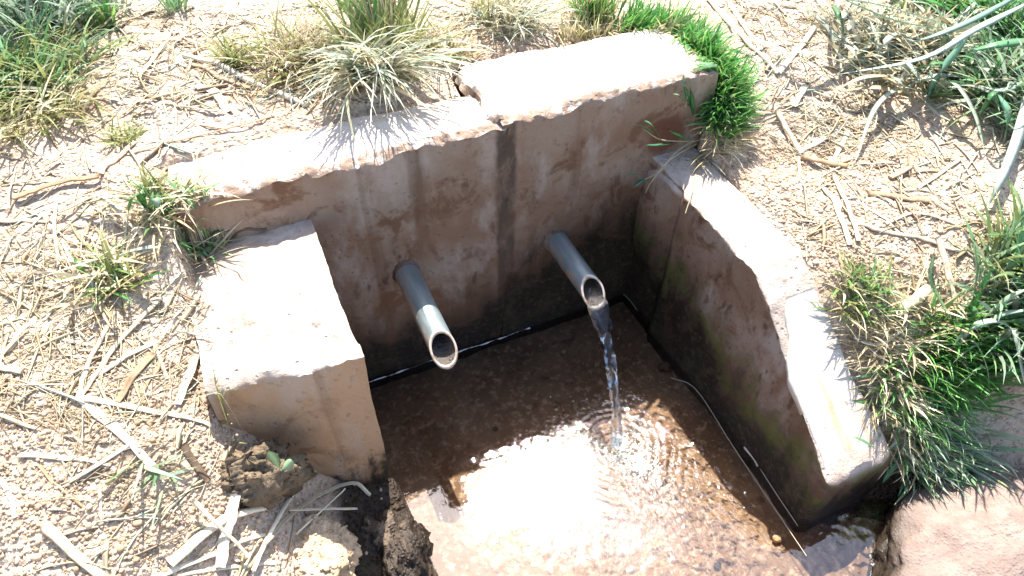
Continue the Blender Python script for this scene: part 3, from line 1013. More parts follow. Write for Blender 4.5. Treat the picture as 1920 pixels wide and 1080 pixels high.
def blades(roots, az, lean, bend, L, w, pal, seg=6, wob=.25, floor=True, vfold=.0, tipdark=1.0, dryroot=0.0):
    n = len(roots)
    pos = np.zeros((n, seg + 1, 3))
    pos[:, 0] = roots
    th = lean.copy()
    a = az.copy()
    dirs = np.zeros((n, seg + 1, 3))
    tw = RNG.normal(0, wob, n)
    for k in range(seg + 1):
        th_k = lean + bend * (k / seg) ** 1.3
        d = np.stack([np.sin(th_k) * np.cos(a), np.sin(th_k) * np.sin(a), np.cos(th_k)], -1)
        dirs[:, k] = d
        if k < seg:
            pos[:, k + 1] = pos[:, k] + d * (L / seg)[:, None]
            a = a + tw / seg
    if floor:
        g = bilerp(SURF, pos[..., 0], pos[..., 1]) + .0025
        lift = RNG.uniform(0, .006, n)[:, None]
        pos[:, 1:, 2] = np.maximum(pos[:, 1:, 2], (g + lift)[:, 1:])
    s = np.linspace(0, 1, seg + 1)
    prof = np.minimum(1, .55 + 1.5 * s) * (1 - s ** 2.2) + .03
    side = np.stack([-np.sin(a), np.cos(a), 0 * a], -1)[:, None, :] + .0
    roll = RNG.normal(0, .5, n)[:, None, None]
    nrm = np.cross(side, dirs)
    sv = side * np.cos(roll) + nrm * np.sin(roll)
    half = (w[:, None] * .5 * prof[None])[..., None]
    c = pick(pal, n)
    if vfold > 0:
        up = np.cross(dirs, sv)
        Vv = np.stack([pos - sv * half + up * half * vfold, pos, pos + sv * half + up * half * vfold], 2)
        cols = 3
    else:
        Vv = np.stack([pos - sv * half, pos + sv * half], 2)
        cols = 2
    C = np.repeat(np.repeat(c[:, None, None, :], seg + 1, 1), cols, 2)
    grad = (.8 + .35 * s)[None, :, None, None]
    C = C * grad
    if dryroot > 0:
        k = (dryroot * smooth01(.45, .0, s))[None, :, None, None]
        C = C * (1 - k) + np.array([.52, .42, .26]) * k
    F0 = grid_faces(seg + 1, cols)
    F = (F0[None] + (np.arange(n) * (seg + 1) * cols)[:, None, None]).reshape(-1, 4)
    return Vv.reshape(-1, 3), F, C.reshape(-1, 3)

def scatter(pxs, n, rad):
    """roots scattered round a path of photo pixels laid on the ground"""
    pts = np.array([p if len(p) == 3 else hit1(p[0], p[1]) for p in pxs])
    if len(pts) > 1:
        k = RNG.uniform(0, len(pts) - 1.0001, n)
        i = k.astype(int)
        t = (k - i)[:, None]
        base = pts[i] * (1 - t) + pts[i + 1] * t
    else:
        base = np.repeat(pts, n, 0)
    rr = rad * np.sqrt(RNG.uniform(0, 1, n)); aa = RNG.uniform(0, 2 * np.pi, n)
    base = base + np.stack([rr * np.cos(aa), rr * np.sin(aa), 0 * aa], -1)
    base[:, 2] = bilerp(SURF, base[:, 0], base[:, 1]) - .003
    return base

def rnd(lo, hi, n):
    return RNG.uniform(lo, hi, n)

def tuft(label, layers, name='grass_tuft', group='grass tufts growing round the trough', wide=()):
    """layers: (part name, pixel path, count, radius, az range deg, lean range, bend range, length range, width, palette)
       wide: broad leaves, each a part: list of (list of (px, py, height above ground), width, colour)"""
    built = []
    for (pn, path, n, rad, az, lean, bend, L, w, pal) in layers:
        roots = scatter(path, n, rad)
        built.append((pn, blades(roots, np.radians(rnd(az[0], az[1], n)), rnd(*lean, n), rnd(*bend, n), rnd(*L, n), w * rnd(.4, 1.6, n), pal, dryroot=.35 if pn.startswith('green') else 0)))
    if built:
        allp = np.concatenate([b[1][0] for b in built])
        c = hit1(*layers[0][1][0]) if len(layers[0][1][0]) == 2 else layers[0][1][0]
    else:
        c = hit1(*wide[0][0][0][:2])
    root = thing(name, tuple(c), label, 'grass' if name.startswith('grass') else 'plant', group)
    for pn, (V, F, C) in built:
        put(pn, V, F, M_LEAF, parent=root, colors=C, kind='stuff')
    for (pts, w, col) in wide:
        broad_leaf(pts, w, col, root)
    return root

def spline(P, n):
    P = np.asarray(P, float)
    k = len(P)
    if k == 2:
        t = np.linspace(0, 1, n)[:, None]
        return P[0] * (1 - t) + P[1] * t
    Q = np.concatenate([[2 * P[0] - P[1]], P, [2 * P[-1] - P[-2]]])
    out = []
    for t in np.linspace(0, k - 1.0001, n):
        i = int(t); u = t - i
        a, b, c, d = Q[i], Q[i + 1], Q[i + 2], Q[i + 3]
        out.append(.5 * (2 * b + (c - a) * u + (2 * a - 5 * b + 4 * c - d) * u * u + (-a + 3 * b - 3 * c + d) * u ** 3))
    return np.array(out)

def broad_leaf(pts, w, col, parent, name='blade', world=False):
    """one folded grass blade along a path; width in metres"""
    P = np.array(pts if world else [hit1(a, b, h) for a, b, h in pts])
    C = spline(P, 16)
    tan = np.gradient(C, axis=0)
    tan /= np.linalg.norm(tan, axis=1)[:, None]
    sv = np.cross(tan, [0, 0, 1.0])
    ln = np.linalg.norm(sv, axis=1)[:, None]
    sv = sv / np.maximum(ln, .15)
    up = np.cross(sv, tan)
    s = np.linspace(0, 1, 16)
    half = (w * .5 * np.minimum(1, .45 + 2.2 * s) * (1 - s ** 3.0) + .0004)[:, None]
    rollv = RNG.normal(0, .25)
    sv, up = sv * math.cos(rollv) + up * math.sin(rollv), up * math.cos(rollv) - sv * math.sin(rollv)
    th = .0004
    rings = np.stack([C - sv * half + up * half * .18, C, C + sv * half + up * half * .18, C - up * th], 1)
    V, F = loft(rings)
    base = np.asarray(col, float)
    cc = np.repeat((base[None] * (.85 + .3 * s[:, None])), 4, 0)
    cc = np.concatenate([cc, cc[:1], cc[-1:]])
    return put(name, V, F, M_LEAF, parent=parent, colors=cc)

DG = 360
tuft('dense bright green grass tuft wrapped round the right end of the back wall', [
    ('green_blades', [(.77, .255, .57), (.82, .25, .56), (.868, .225, .55), (.885, .12, .54)], 640, .026, (-100, 80), (.1, .9), (.1, .9), (.045, .095), .0044, GREEN),
    ('green_blades', [(.872, .16, .54), (.880, .06, .53), (.875, .0, .5), (.858, -.03, .46)], 950, .030, (-170, 30), (.2, 1.0), (.2, 1.0), (.05, .105), .0046, GREEN),
    ('green_blades', [(.862, .02, .5), (.845, -.025, .45)], 260, .018, (150, 280), (.5, 1.2), (.3, 1.2), (.05, .09), .0046, GREEN + SEA),
    ('dry_blades', [(.88, -.01, .47), (.85, -.045, .43), (.81, -.035, .41)], 190, .03, (-180, 10), (.7, 1.4), (.3, 1.2), (.04, .09), .003, DRY),
    ('green_blades', [(.62, .25, .57), (.72, .255, .57)], 90, .025, (0, 360), (.1, .8), (.2, .9), (.04, .08), .0035, OLIVE + DRY),
    ('dry_blades', [(.78, .25, .57), (.87, .2, .55), (.885, .05, .53), (.86, -.02, .46)], 190, .035, (0, 360), (.3, 1.3), (.2, 1.2), (.04, .10), .004, DRY + OLIVE)])
tuft('large pale tuft with long drooping dry blades spilling over the back wall', [
    ('dry_blades', [(660, 150), (740, 140)], 210, .03, (-150, -30), (.5, 1.2), (.6, 1.3), (.14, .25), .0046, DRY + GREY + GREY),
    ('dry_blades', [(620, 125), (700, 130), (790, 100), (850, 90)], 620, .055, (0, 360), (.5, 1.3), (.5, 1.4), (.05, .11), .0034, DRY + DRY + OLIVE),
    ('green_blades', [(670, 100), (740, 60)], 210, .040, (0, 170), (.05, .75), (.1, .9), (.10, .24), .005, OLIVE + OLIVE + GREEN + DRY),
    ('green_blades', [(690, 120), (760, 90)], 160, .04, (-40, 200), (.2, .9), (.3, 1.0), (.08, .15), .004, OLIVE),
    ('brown_blades', [(600, 110), (700, 150)], 110, .05, (0, 360), (.6, 1.3), (.3, 1.0), (.06, .11), .0032, BROWN)])
tuft('wispy straw-coloured tuft behind the joint of the back wall', [
    ('dry_blades', [(930, 40), (990, 50)], 330, .055, (-200, 40), (.3, 1.1), (.6, 1.5), (.07, .14), .0035, DRY + GREY),
    ('green_blades', [(900, 30), (960, 15)], 60, .05, (0, 360), (.1, .7), (.2, .9), (.06, .11), .0035, OLIVE)])
tuft('small upright olive tuft behind the broad white wall top', [
    ('green_blades', [(1095, 45), (1130, 40)], 210, .035, (0, 360), (.05, .7), (.1, .9), (.07, .14), .004, OLIVE + GREEN),
    ('dry_blades', [(1080, 55), (1170, 45)], 160, .045, (0, 360), (.5, 1.3), (.3, 1.1), (.05, .1), .0032, DRY)])
tuft('dry yellowish tuft beside the big pale tuft, over bare soil', [
    ('dry_blades', [(530, 95), (590, 130)], 260, .06, (0, 360), (.4, 1.3), (.3, 1.2), (.06, .13), .0034, DRY + OLIVE),
    ('brown_blades', [(560, 130)], 90, .06, (0, 360), (.6, 1.3), (.3, 1.0), (.05, .10), .003, BROWN)])
tuft('tiny olive tuft beside the thick fallen stalk', [
    ('green_blades', [(440, 118)], 90, .018, (0, 360), (.1, .9), (.3, 1.1), (.04, .08), .0035, OLIVE)])
tuft('low sparse olive tuft on the bare soil left of the wall top', [
    ('green_blades', [(232, 262)], 90, .022, (0, 360), (.4, 1.2), (.3, 1.1), (.03, .06), .0032, OLIVE)])
tuft('lush grey-green grass clump filling the upper left corner', [
    ('green_blades', [(-80, 40), (60, 60), (160, 30)], 900, .10, (0, 360), (.1, .9), (.3, 1.2), (.10, .20), .006, GREY + GREY + SEA),
    ('green_blades', [(-60, 150), (40, 170), (120, 120)], 600, .08, (-180, 60), (.3, 1.2), (.4, 1.3), (.07, .15), .005, SEA + OLIVE),
    ('dry_blades', [(-40, 230), (60, 230), (140, 170)], 320, .08, (-180, 60), (.5, 1.3), (.4, 1.3), (.06, .13), .004, DRY + OLIVE)])
tuft('small bright green shoot beside the grass clump in the upper left', [
    ('green_blades', [(205, 50)], 26, .012, (0, 360), (.1, .8), (.2, .8), (.05, .10), .006, GREEN + OLIVE)])
tuft('dark green shoot among straw at the top edge, left of the pale tuft', [
    ('green_blades', [(330, 20)], 40, .02, (0, 360), (.1, .8), (.3, 1.0), (.05, .10), .005, SEA)])
tuft('green leafy tuft in front of the left end of the back wall', [
    ('green_blades', [(290, 400), (390, 440)], 95, .030, (0, 360), (.4, 1.3), (.3, 1.1), (.03, .07), .0044, GREEN + SEA),
    ('dry_blades', [(260, 410), (350, 460), (400, 450)], 200, .045, (0, 360), (.7, 1.45), (.2, 1.0), (.04, .10), .0036, DRY),
    ('green_blades', [(290, 350)], 50, .025, (0, 360), (.1, .9), (.3, .9), (.03, .06), .0034, OLIVE)],
    wide=[([(285, 395, .01), (240, 372, .035), (190, 375, .030), (140, 390, .012)], .011, (.13, .26, .10)),
          ([(275, 390, .01), (262, 366, .05), (248, 372, .055), (240, 400, .02)], .012, (.10, .30, .09)),
          ([(278, 392, .01), (290, 372, .05), (296, 392, .04), (288, 408, .01)], .012, (.30, .42, .26)),
          ([(305, 400, .01), (322, 385, .03), (335, 378, .03)], .009, (.07, .24, .06)),
          ([(395, 455, .008), (400, 438, .03), (425, 432, .02), (448, 433, .008)], .009, (.10, .22, .11)),
          ([(392, 458, .008), (382, 470, .015), (392, 482, .004)], .008, (.16, .28, .16)),
          ([(360, 457, .012), (300, 462, .02), (250, 470, .016), (215, 482, .006)], .008, (.42, .48, .36))])
tuft('yellow-green tuft lower on the straw-covered left bank', [
    ('green_blades', [(200, 520), (230, 540)], 60, .025, (0, 360), (.3, 1.2), (.3, 1.0), (.04, .08), .0044, OLIVE + GREEN),
    ('dry_blades', [(190, 530)], 110, .05, (0, 360), (.9, 1.5), (.1, .6), (.05, .11), .0040, DRY)],
    wide=[([(175, 545, .005), (168, 510, .03), (172, 490, .05)], .009, (.45, .52, .40)),
          ([(215, 530, .005), (200, 490, .05), (190, 455, .08)], .007, (.20, .26, .08))])
tuft('few faded green blades lying under the wide bleached strip', [
    ('green_blades', [(270, 872), (300, 890)], 16, .02, (-160, 20), (1.1, 1.5), (.0, .4), (.04, .08), .004, GREY + SEA)])
tuft('fine feathery grass stem at the chipped corner of the block', [
    ('green_blades', [(395, 760), (420, 765)], 14, .012, (-60, 100), (.6, 1.2), (.1, .6), (.02, .04), .0022, OLIVE)])
tuft('small mixed tuft along the outer edge of the side wall', [
    ('green_blades', [(1585, 545), (1620, 570), (1650, 560)], 200, .03, (0, 360), (.3, 1.2), (.3, 1.1), (.03, .07), .0036, OLIVE + GREEN),
    ('dry_blades', [(1600, 560), (1620, 620), (1640, 660)], 200, .035, (0, 360), (.6, 1.4), (.2, 1.0), (.04, .09), .0034, DRY)])
tuft('large rich green grass clump on the right bank', [
    ('green_blades', [(1740, 660), (1800, 690), (1840, 660)], 520, .05, (-200, 40), (.1, 1.0), (.3, 1.2), (.06, .12), .005, GREEN),
    ('green_blades', [(1860, 620), (1930, 600), (1990, 640)], 520, .07, (-220, 60), (.2, 1.0), (.4, 1.4), (.10, .18), .008, SEA + SEA + GREY),
    ('green_blades', [(1890, 500), (1960, 480)], 300, .06, (-220, 90), (.2, 1.0), (.4, 1.3), (.08, .16), .006, OLIVE + SEA),
    ('dry_blades', [(1660, 650), (1720, 620), (1790, 600)], 300, .045, (0, 360), (.6, 1.4), (.2, 1.0), (.05, .11), .004, DRY)],
    wide=[([(1790, 610, .03), (1760, 560, .09), (1745, 520, .11), (1752, 470, .12)], .012, (.22, .34, .16)),
          ([(1810, 600, .03), (1840, 545, .12), (1860, 500, .15)], .012, (.10, .34, .08)),
          ([(1815, 605, .01), (1830, 520, .10), (1828, 460, .16)], .010, (.25, .40, .22)),
          ([(1800, 640, .07), (1830, 610, .13), (1880, 605, .14), (1925, 650, .12)], .013, (.50, .58, .45)),
          ([(1790, 650, .07), (1825, 640, .13), (1850, 690, .12), (1855, 740, .10)], .011, (.48, .56, .44)),
          ([(1880, 640, .07), (1900, 620, .16), (1915, 690, .15), (1930, 760, .11)], .014, (.55, .60, .50)),
          ([(1755, 605, .02), (1700, 565, .05), (1655, 540, .05)], .007, (.40, .46, .34)),
          ([(1840, 600, .07), (1890, 560, .14), (1930, 540, .15)], .011, (.35, .48, .30)),
          ([(1830, 620, .07), (1880, 590, .14), (1940, 580, .15)], .011, (.40, .52, .36))])
tuft('trailing grass hanging down the right bank above the boulder', [
    ('green_blades', [(1670, 720), (1720, 760), (1790, 740)], 280, .04, (-190, -60), (.7, 1.3), (.2, 1.0), (.05, .10), .005, SEA + GREEN),
    ('green_blades', [(1690, 800), (1740, 830), (1790, 800)], 230, .04, (-190, -40), (.6, 1.3), (.3, 1.1), (.05, .10), .005, SEA + GREY),
    ('green_blades', [(1700, 860), (1760, 870), (1830, 850)], 170, .035, (-170, -50), (.5, 1.2), (.3, 1.0), (.05, .11), .006, SEA + GREY),
    ('dry_blades', [(1650, 700), (1670, 780), (1700, 840)], 230, .035, (-190, -40), (.7, 1.4), (.2, 1.0), (.05, .10), .0036, DRY)],
    wide=[([(1690, 850, .03), (1665, 890, .05), (1655, 905, .04)], .009, (.14, .30, .14)),
          ([(1640, 840, .02), (1615, 825, .04), (1600, 820, .05)], .008, (.14, .34, .14)),
          ([(1735, 880, .03), (1742, 905, .04), (1745, 940, .03)], .008, (.30, .42, .28)),
          ([(1740, 800, .04), (1790, 815, .06), (1830, 822, .05)], .009, (.22, .38, .24)),
          ([(1660, 700, .03), (1645, 690, .05), (1640, 720, .04)], .009, (.26, .40, .26)),
          ([(1715, 790, .05), (1680, 775, .07), (1650, 760, .06)], .008, (.20, .36, .2))])
tuft('broad-leaved grass plant with arching pale blades on the right slope', [
    ('green_blades', [(1745, 180)], 14, .012, (0, 360), (.2, 1.0), (.3, 1.0), (.05, .09), .006, OLIVE + SEA)],
    name='broad_grass_plant', group=None,
    wide=[([(1742, 178, .01), (1760, 140, .07), (1795, 95, .13), (1815, 70, .16)], .022, (.20, .40, .28)),
          ([(1740, 175, .01), (1715, 135, .06), (1692, 110, .08)], .016, (.50, .56, .44)),
          ([(1740, 178, .01), (1690, 165, .05), (1640, 205, .05), (1605, 300, .01)], .016, (.55, .60, .46)),
          ([(1750, 175, .01), (1785, 155, .06), (1825, 210, .05), (1848, 290, .01)], .020, (.52, .60, .46)),
          ([(1735, 190, .01), (1760, 215, .02), (1790, 230, .006)], .010, (.58, .55, .40)),
          ([(1752, 178, .01), (1748, 150, .05), (1742, 130, .07)], .013, (.36, .48, .36))])
tuft('tangle of long green and bleached reed blades filling the upper right corner', [
    ('green_blades', [(1820, 20), (1900, 60), (1960, 120)], 420, .09, (0, 360), (.3, 1.2), (.3, 1.3), (.12, .24), .008, SEA + GREEN),
    ('green_blades', [(1850, 120), (1900, 190), (1960, 260)], 430, .08, (90, 300), (.3, 1.2), (.4, 1.3), (.10, .20), .008, SEA + GREY),
    ('dry_blades', [(1600, 60), (1700, 110), (1800, 160)], 520, .10, (0, 360), (.7, 1.45), (.1, .8), (.06, .16), .007, DRY + GREY),
    ('dry_blades', [(1640, 160), (1720, 60), (1840, 120)], 170, .10, (0, 360), (.6, 1.4), (.3, 1.1), (.06, .15), .014, DRY + GREY),
    ('green_blades', [(1700, 0), (1800, -30), (1900, -20)], 300, .09, (0, 360), (.2, 1.1), (.3, 1.2), (.10, .22), .008, GREEN + SEA)],
    wide=[([(1930, -20, .12), (1830, 35, .12), (1760, 65, .10), (1700, 82, .07)], .013, (.28, .44, .32)),
          ([(1930, 5, .12), (1830, 55, .12), (1730, 110, .07), (1570, 140, .02)], .015, (.50, .60, .50)),
          ([(1540, -5, .04), (1640, 8, .08), (1720, 30, .09), (1790, 50, .08)], .018, (.45, .60, .50)),
          ([(1560, -10, .06), (1680, 40, .10), (1780, 55, .10)], .016, (.30, .48, .34)),
          ([(1940, 75, .10), (1870, 85, .11), (1810, 98, .08)], .018, (.12, .32, .14)),
          ([(1925, 180, .08), (1910, 250, .08), (1880, 330, .05), (1850, 390, .008)], .022, (.62, .66, .56)),
          ([(1880, 270, .02), (1890, 215, .08), (1870, 175, .10)], .018, (.20, .40, .24)),
          ([(1930, 150, .08), (1880, 170, .08), (1835, 160, .06)], .013, (.40, .50, .40)),
          ([(1700, 90, .02), (1680, 35, .07), (1655, 30, .05), (1645, 60, .01)], .018, (.60, .58, .42)),
          ([(1570, 140, .01), (1640, 78, .03), (1690, 8, .07)], .008, (.42, .42, .26))])

_tangle = bpy.data.objects[[o.name for o in COL.objects if o.get('label', '').startswith('tangle of long')][0]]
for k in range(26):
    a, b = RNG.uniform(1570, 1900), RNG.uniform(10, 190)
    L, ang = RNG.uniform(50, 150), RNG.uniform(0, 2 * math.pi)
    h0, h1 = RNG.uniform(.005, .05), RNG.uniform(.01, .09)
    ex, ey = a + L * math.cos(ang), b + .5 * L * math.sin(ang)
    col = np.array([DRY, GREY, SEA][k % 3][int(RNG.integers(0, 4))]) * RNG.uniform(.85, 1.2)
    broad_leaf([(a, b, h0), ((a + ex) / 2, (b + ey) / 2 - 12, (h0 + h1) / 2 + .03), (ex, ey, h1 * .3)], RNG.uniform(.009, .018), col, _tangle)
# runners of the green tuft that hang over the face of the back wall
runner = thing('grass_runner', tuple(at_plane(1290, 250, 1, -.03)), 'thin grass runners with a few leaves hanging over the right end of the back wall', 'grass', 'grass tufts growing round the trough')
def stalk_mesh(P, r, n=None, k=6, flat=1.0, taper=.6, seed=0):
    C = spline(P, n or max(6, 4 * len(P)))
    tan = np.gradient(C, axis=0)
    tan /= np.linalg.norm(tan, axis=1)[:, None]
    sv = np.cross(tan, [0, 0, 1.0])
    sv /= np.maximum(np.linalg.norm(sv, axis=1)[:, None], 1e-3)
    up = np.cross(sv, tan)
    s = np.linspace(0, 1, len(C))
    rr = r * (1 - (1 - taper) * s)
    a = np.linspace(0, 2 * np.pi, k, endpoint=False)
    rag = 1 + .18 * np.sin(a * 2 + seed)[None, :] + .12 * np.sin(a[None, :] + s[:, None] * 7 + seed)
    R = C[:, None, :] + (np.cos(a)[None, :, None] * sv[:, None, :] + flat * np.sin(a)[None, :, None] * up[:, None, :]) * (rr[:, None] * rag)[..., None]
    return loft(R)
def wpath(pts):
    return [at_plane(a, b, 1, yv) for a, b, yv in pts]
for pts in ([(1300, 262, -.01), (1262, 290, -.05), (1240, 320, -.055), (1205, 338, -.05)], [(1300, 265, -.01), (1240, 262, -.05), (1205, 240, -.055)],
            [(1295, 270, -.01), (1270, 310, -.05), (1262, 340, -.06), (1250, 378, -.06)], [(1310, 285, -.02), (1300, 350, -.12), (1285, 400, -.20)],
            [(1305, 270, -.01), (1255, 300, -.06), (1222, 340, -.06), (1210, 362, -.06)], [(1285, 200, -.01), (1288, 180, -.02), (1280, 150, -.012)]):
    V, Fc = stalk_mesh(wpath(pts), .0014, 14, 5, 1, .5)
    c = np.repeat([[.55, .46, .30]], len(V), 0)
    put('stem', V, Fc, M_LEAF, parent=runner, colors=c)
for pts, col in (([(1205, 338, -.05), (1190, 328, -.055), (1175, 330, -.055)], (.10, .36, .24)), ([(1208, 336, -.05), (1195, 345, -.06), (1188, 352, -.06)], (.14, .42, .28)),
                 ([(1225, 250, -.05), (1205, 238, -.06), (1185, 232, -.06)], (.06, .20, .10)), ([(1240, 262, -.05), (1222, 235, -.055), (1208, 226, -.055)], (.07, .26, .12)),
                 ([(1262, 268, -.04), (1235, 272, -.055), (1212, 272, -.055)], (.06, .22, .11)), ([(1285, 262, -.02), (1268, 252, -.05), (1255, 245, -.05)], (.08, .34, .09)),
                 ([(1292, 200, -.01), (1284, 165, -.025), (1281, 140, -.015)], (.07, .22, .10)), ([(1290, 195, -.01), (1276, 180, -.025), (1262, 176, -.02)], (.20, .30, .16)),
                 ([(1300, 215, -.01), (1296, 180, -.025), (1292, 150, -.02)], (.05, .20, .07))):
    broad_leaf(wpath(pts), .0095, col, runner, 'leaf', world=True)

# seedling
_s = at_plane(529, 880, 1, -.402)
seed = thing('seedling', tuple(_s), 'tiny two-leaved seedling at the foot of the concrete block', 'seedling')
V, Fc = stalk_mesh([_s, _s + np.array([.0, -.006, .010]), _s + np.array([-.001, -.010, .012])], .0011, 8, 5)
put('stem', V, Fc, M_LEAF, parent=seed, colors=np.repeat([[.16, .24, .08]], len(V), 0))
for (a, b) in ((504, 846), (549, 864)):
    q = at_plane(a, b, 1, -.418)
    bq = _s + np.array([-.001, -.010, .012])
    d = q - bq
    L = np.linalg.norm(d); d /= L
    vd = (q - CAM) / np.linalg.norm(q - CAM)
    vd = vd + np.array([.25, .1, -.3]); vd /= np.linalg.norm(vd)
    sv = np.cross(d, vd); sv /= np.linalg.norm(sv)
    up = np.cross(sv, d)
    rings = []
    for t in np.linspace(0, 1, 11):
        hw = .0003 + .0066 * math.sqrt(max(0, 1 - (2 * max(t, .18) - 1.18) ** 2 / .6724)) * smooth01(.1, .3, t)
        c = bq + d * L * t + up * .002 * math.sin(t * 3)
        rings.append([c - sv * hw, c + up * .0004, c + sv * hw, c - up * .0004])
    V, Fc = loft(np.array(rings))
    put('leaf', V, Fc, M_LEAF, parent=seed, colors=np.repeat([[.30, .46, .27]], len(V), 0))

# ================================================================= FALLEN STRAW, piece by piece
def lay(pts, r, lift=0.0):
    """a piece lying on the ground through photo pixels: straight runs that rest on the highest bumps"""
    P = np.array([hit1(a, b) for a, b in pts])
    C = spline(P, 12 if len(P) == 2 else 18)
    g = bilerp(SURF, C[:, 0], C[:, 1]) + r * .8 + lift
    z = np.maximum(C[:, 2] + r * .6 + lift, g)
    zs = z.copy()
    for _ in range(4):
        zs[1:-1] = np.maximum(zs[1:-1], (zs[:-2] + zs[2:]) / 2 - .0008)
    C[:, 2] = zs
    return C

def straw(pts, wpx, label, mat=None, flat=.45, name='straw_stalk', lift=0.0, group='fallen straw round the trough', cat='straw'):
    mid = hit1(*np.mean(np.array([pts[0], pts[-1]]), 0))
    dist = float((mid - CAM) @ FWD)
    r = wpx * .58 * dist / F_PX
    C = lay(pts, r * flat, lift + RNG.uniform(-.001, .004))
    V, Fc = stalk_mesh(C, r, len(C), 10, flat, RNG.uniform(.7, 1.0), RNG.uniform(0, 6))
    tone = np.clip(RNG.normal(.9, .22, 10), .45, 1.15)[None] * np.clip(1 + .22 * line_noise(np.arange(len(C)) * .31, 1.0, 2, int(RNG.integers(1, 900))), .5, 1.2)[:, None]
    tone = np.concatenate([tone.ravel(), [.8, .8]])[:, None] * np.ones((1, 3))
    # ragged, split ends
    V = V + .20 * r * vec_fbm(V, 70.0, 3, int(RNG.integers(1, 900)))
    return put(name, V, Fc, mat or M_STRAW, label=label, category=cat, group=group, colors=tone)

S = straw
S([(155, 747), (295, 882)], 15, 'wide bleached flat straw slanting down to the faded green blades', flat=.25)
S([(150, 750), (270, 770), (398, 800)], 10, 'long knotty stalk ending at the dark gap beside the clod')
S([(35, 853), (210, 872)], 9, 'pale stalk lying nearly level on the bare granular soil')
S([(245, 835), (112, 916)], 7, 'thin stalk crossing the end of the level pale stalk')
S([(87, 985), (140, 1040), (196, 1082)], 14, 'broad tan straw slanting into the bottom edge, lower left')
S([(200, 1012), (203, 1084)], 11, 'short upright-looking straw cut off by the bottom edge')
S([(0, 780), (70, 807)], 8, 'short straw at the left edge above the level pale stalk')
S([(0, 900), (22, 935), (30, 972)], 9, 'bent straw at the left edge below the level pale stalk')
S([(305, 560), (220, 650), (150, 756)], 8, 'long thin stalk running from the yellow-green tuft down to the wide bleached straw')
S([(205, 612), (165, 690), (148, 752)], 9, 'curving grey stalk beside the long thin stalk on the left bank')
S([(372, 655), (334, 760)], 14, 'broad cream straw leaning against the left side of the block', flat=.3)
S([(320, 1060), (510, 950)], 17, 'thickest round straw, half split, left of the sandy lump', flat=.6)
S([(288, 1080), (400, 1040), (497, 1003)], 13, 'long straw along the bottom edge just under the thickest one')
S([(447, 935), (432, 1000), (417, 1072)], 22, 'wide flat straw standing across the thickest one', flat=.22, lift=.012)
S([(372, 955), (475, 1057)], 8, 'narrow straw lying over the wide flat one', lift=.02)
S([(552, 932), (515, 1000), (478, 1078)], 10, 'pale reed running down past the left of the sandy lump', lift=.010)
S([(500, 1030), (590, 945), (662, 914), (697, 936)], 7, 'curved straw hooking over the dark wet stone', lift=.012)
S([(545, 963), (672, 960)], 5, 'thin level straw above the sandy lump', lift=.012)
S([(560, 1010), (650, 925)], 4, 'thin tilted straw crossing the curved hook-ended one', lift=.014)
S([(325, 1082), (515, 1058)], 8, 'straw grazing the bottom edge below the wide flat one')
S([(290, 665), (222, 758)], 14, 'brown husk beside the cream straw on the left bank', M_STRAW_B, .3)
S([(305, 670), (265, 737)], 12, 'shorter brown husk next to the cream straw', M_STRAW_B, .3)
S([(115, 637), (215, 657)], 8, 'level straw below the yellow-green tuft')
S([(0, 693), (45, 702)], 14, 'stubby bleached straw end at the left edge', flat=.35)
S([(65, 603), (10, 660)], 13, 'short broad bleached straw near the left edge below the tufts', flat=.3)
S([(345, 835), (365, 870), (392, 905)], 12, 'dark brown bark strip lying left of the clod', M_BARK, .4, 'bark_strip', cat='bark')
S([(190, 908), (192, 990)], 4, 'very thin straw standing out on the granular soil, lower left')
S([(70, 870), (108, 916)], 4, 'thin dark straw under the level pale stalk', M_STRAW_B)
S([(175, 710), (290, 648)], 9, 'straight pale stalk pointing up to the block from the left bank')
S([(280, 620), (315, 712)], 6, 'narrow straw crossing the straight pale stalk')
S([(345, 107), (460, 150), (578, 200)], 13, 'thick long stalk reaching the pale tuft behind the wall', flat=.6)
S([(355, 120), (420, 150), (470, 168)], 12, 'reddish brown husk tucked under the thick long stalk', M_STRAW_B, .35)
S([(370, 163), (405, 178), (430, 212)], 15, 'flat bleached leaf strip bent like a knee above the wall', flat=.12)
S([(75, 97), (160, 140)], 10, 'white stalk poking out of the upper left grass clump', flat=.6)
S([(590, 8), (440, 45)], 8, 'pale stalk near the top edge, left of the pale tuft')
S([(310, 85), (262, 150)], 8, 'short pale stalk on the bright soil below the dark green shoot')
S([(255, 268), (190, 328)], 13, 'chunky broken stalk by the low sparse olive tuft')
S([(515, 220), (380, 255), (245, 291)], 4, 'long thin twig lying on the left wall top', M_STRAW_B)
S([(300, 282), (265, 312)], 5, 'short dark twig at the left end of the wall top', M_BARK, .8, 'twig', cat='twig')
S([(32, 378), (110, 352), (190, 338)], 10, 'brown bark-like stick left of the green leafy tuft', M_STRAW_B, .6, lift=.006)
S([(-5, 415), (92, 417)], 10, 'bleached straw at the left edge below the bark-like stick')
S([(107, 380), (104, 440), (113, 500)], 6, 'thin curved straw left of the green leafy tuft')
S([(200, 385), (275, 462)], 5, 'thin pale straw leaning across the green leafy tuft', lift=.02)
S([(402, 470), (440, 450), (502, 432)], 11, 'dark dried leaf lying where the block meets the back wall', M_BARK, .4, 'dried_leaf', cat='dried leaf', group=None)
S([(220, 485), (255, 527)], 10, 'short flat straw between the two left tufts', flat=.3)
S([(75, 190), (87, 256)], 9, 'bright short straw just below the upper left grass clump')
S([(1326, 0), (1390, 70), (1456, 141)], 10, 'long pale reed running down behind the dense green tuft', flat=.5)
S([(1365, 5), (1425, 95)], 8, 'second pale reed alongside, higher up at the top edge', flat=.5)
S([(1527, 55), (1459, 141)], 10, 'pale reed meeting the long one in a V right of the green tuft')
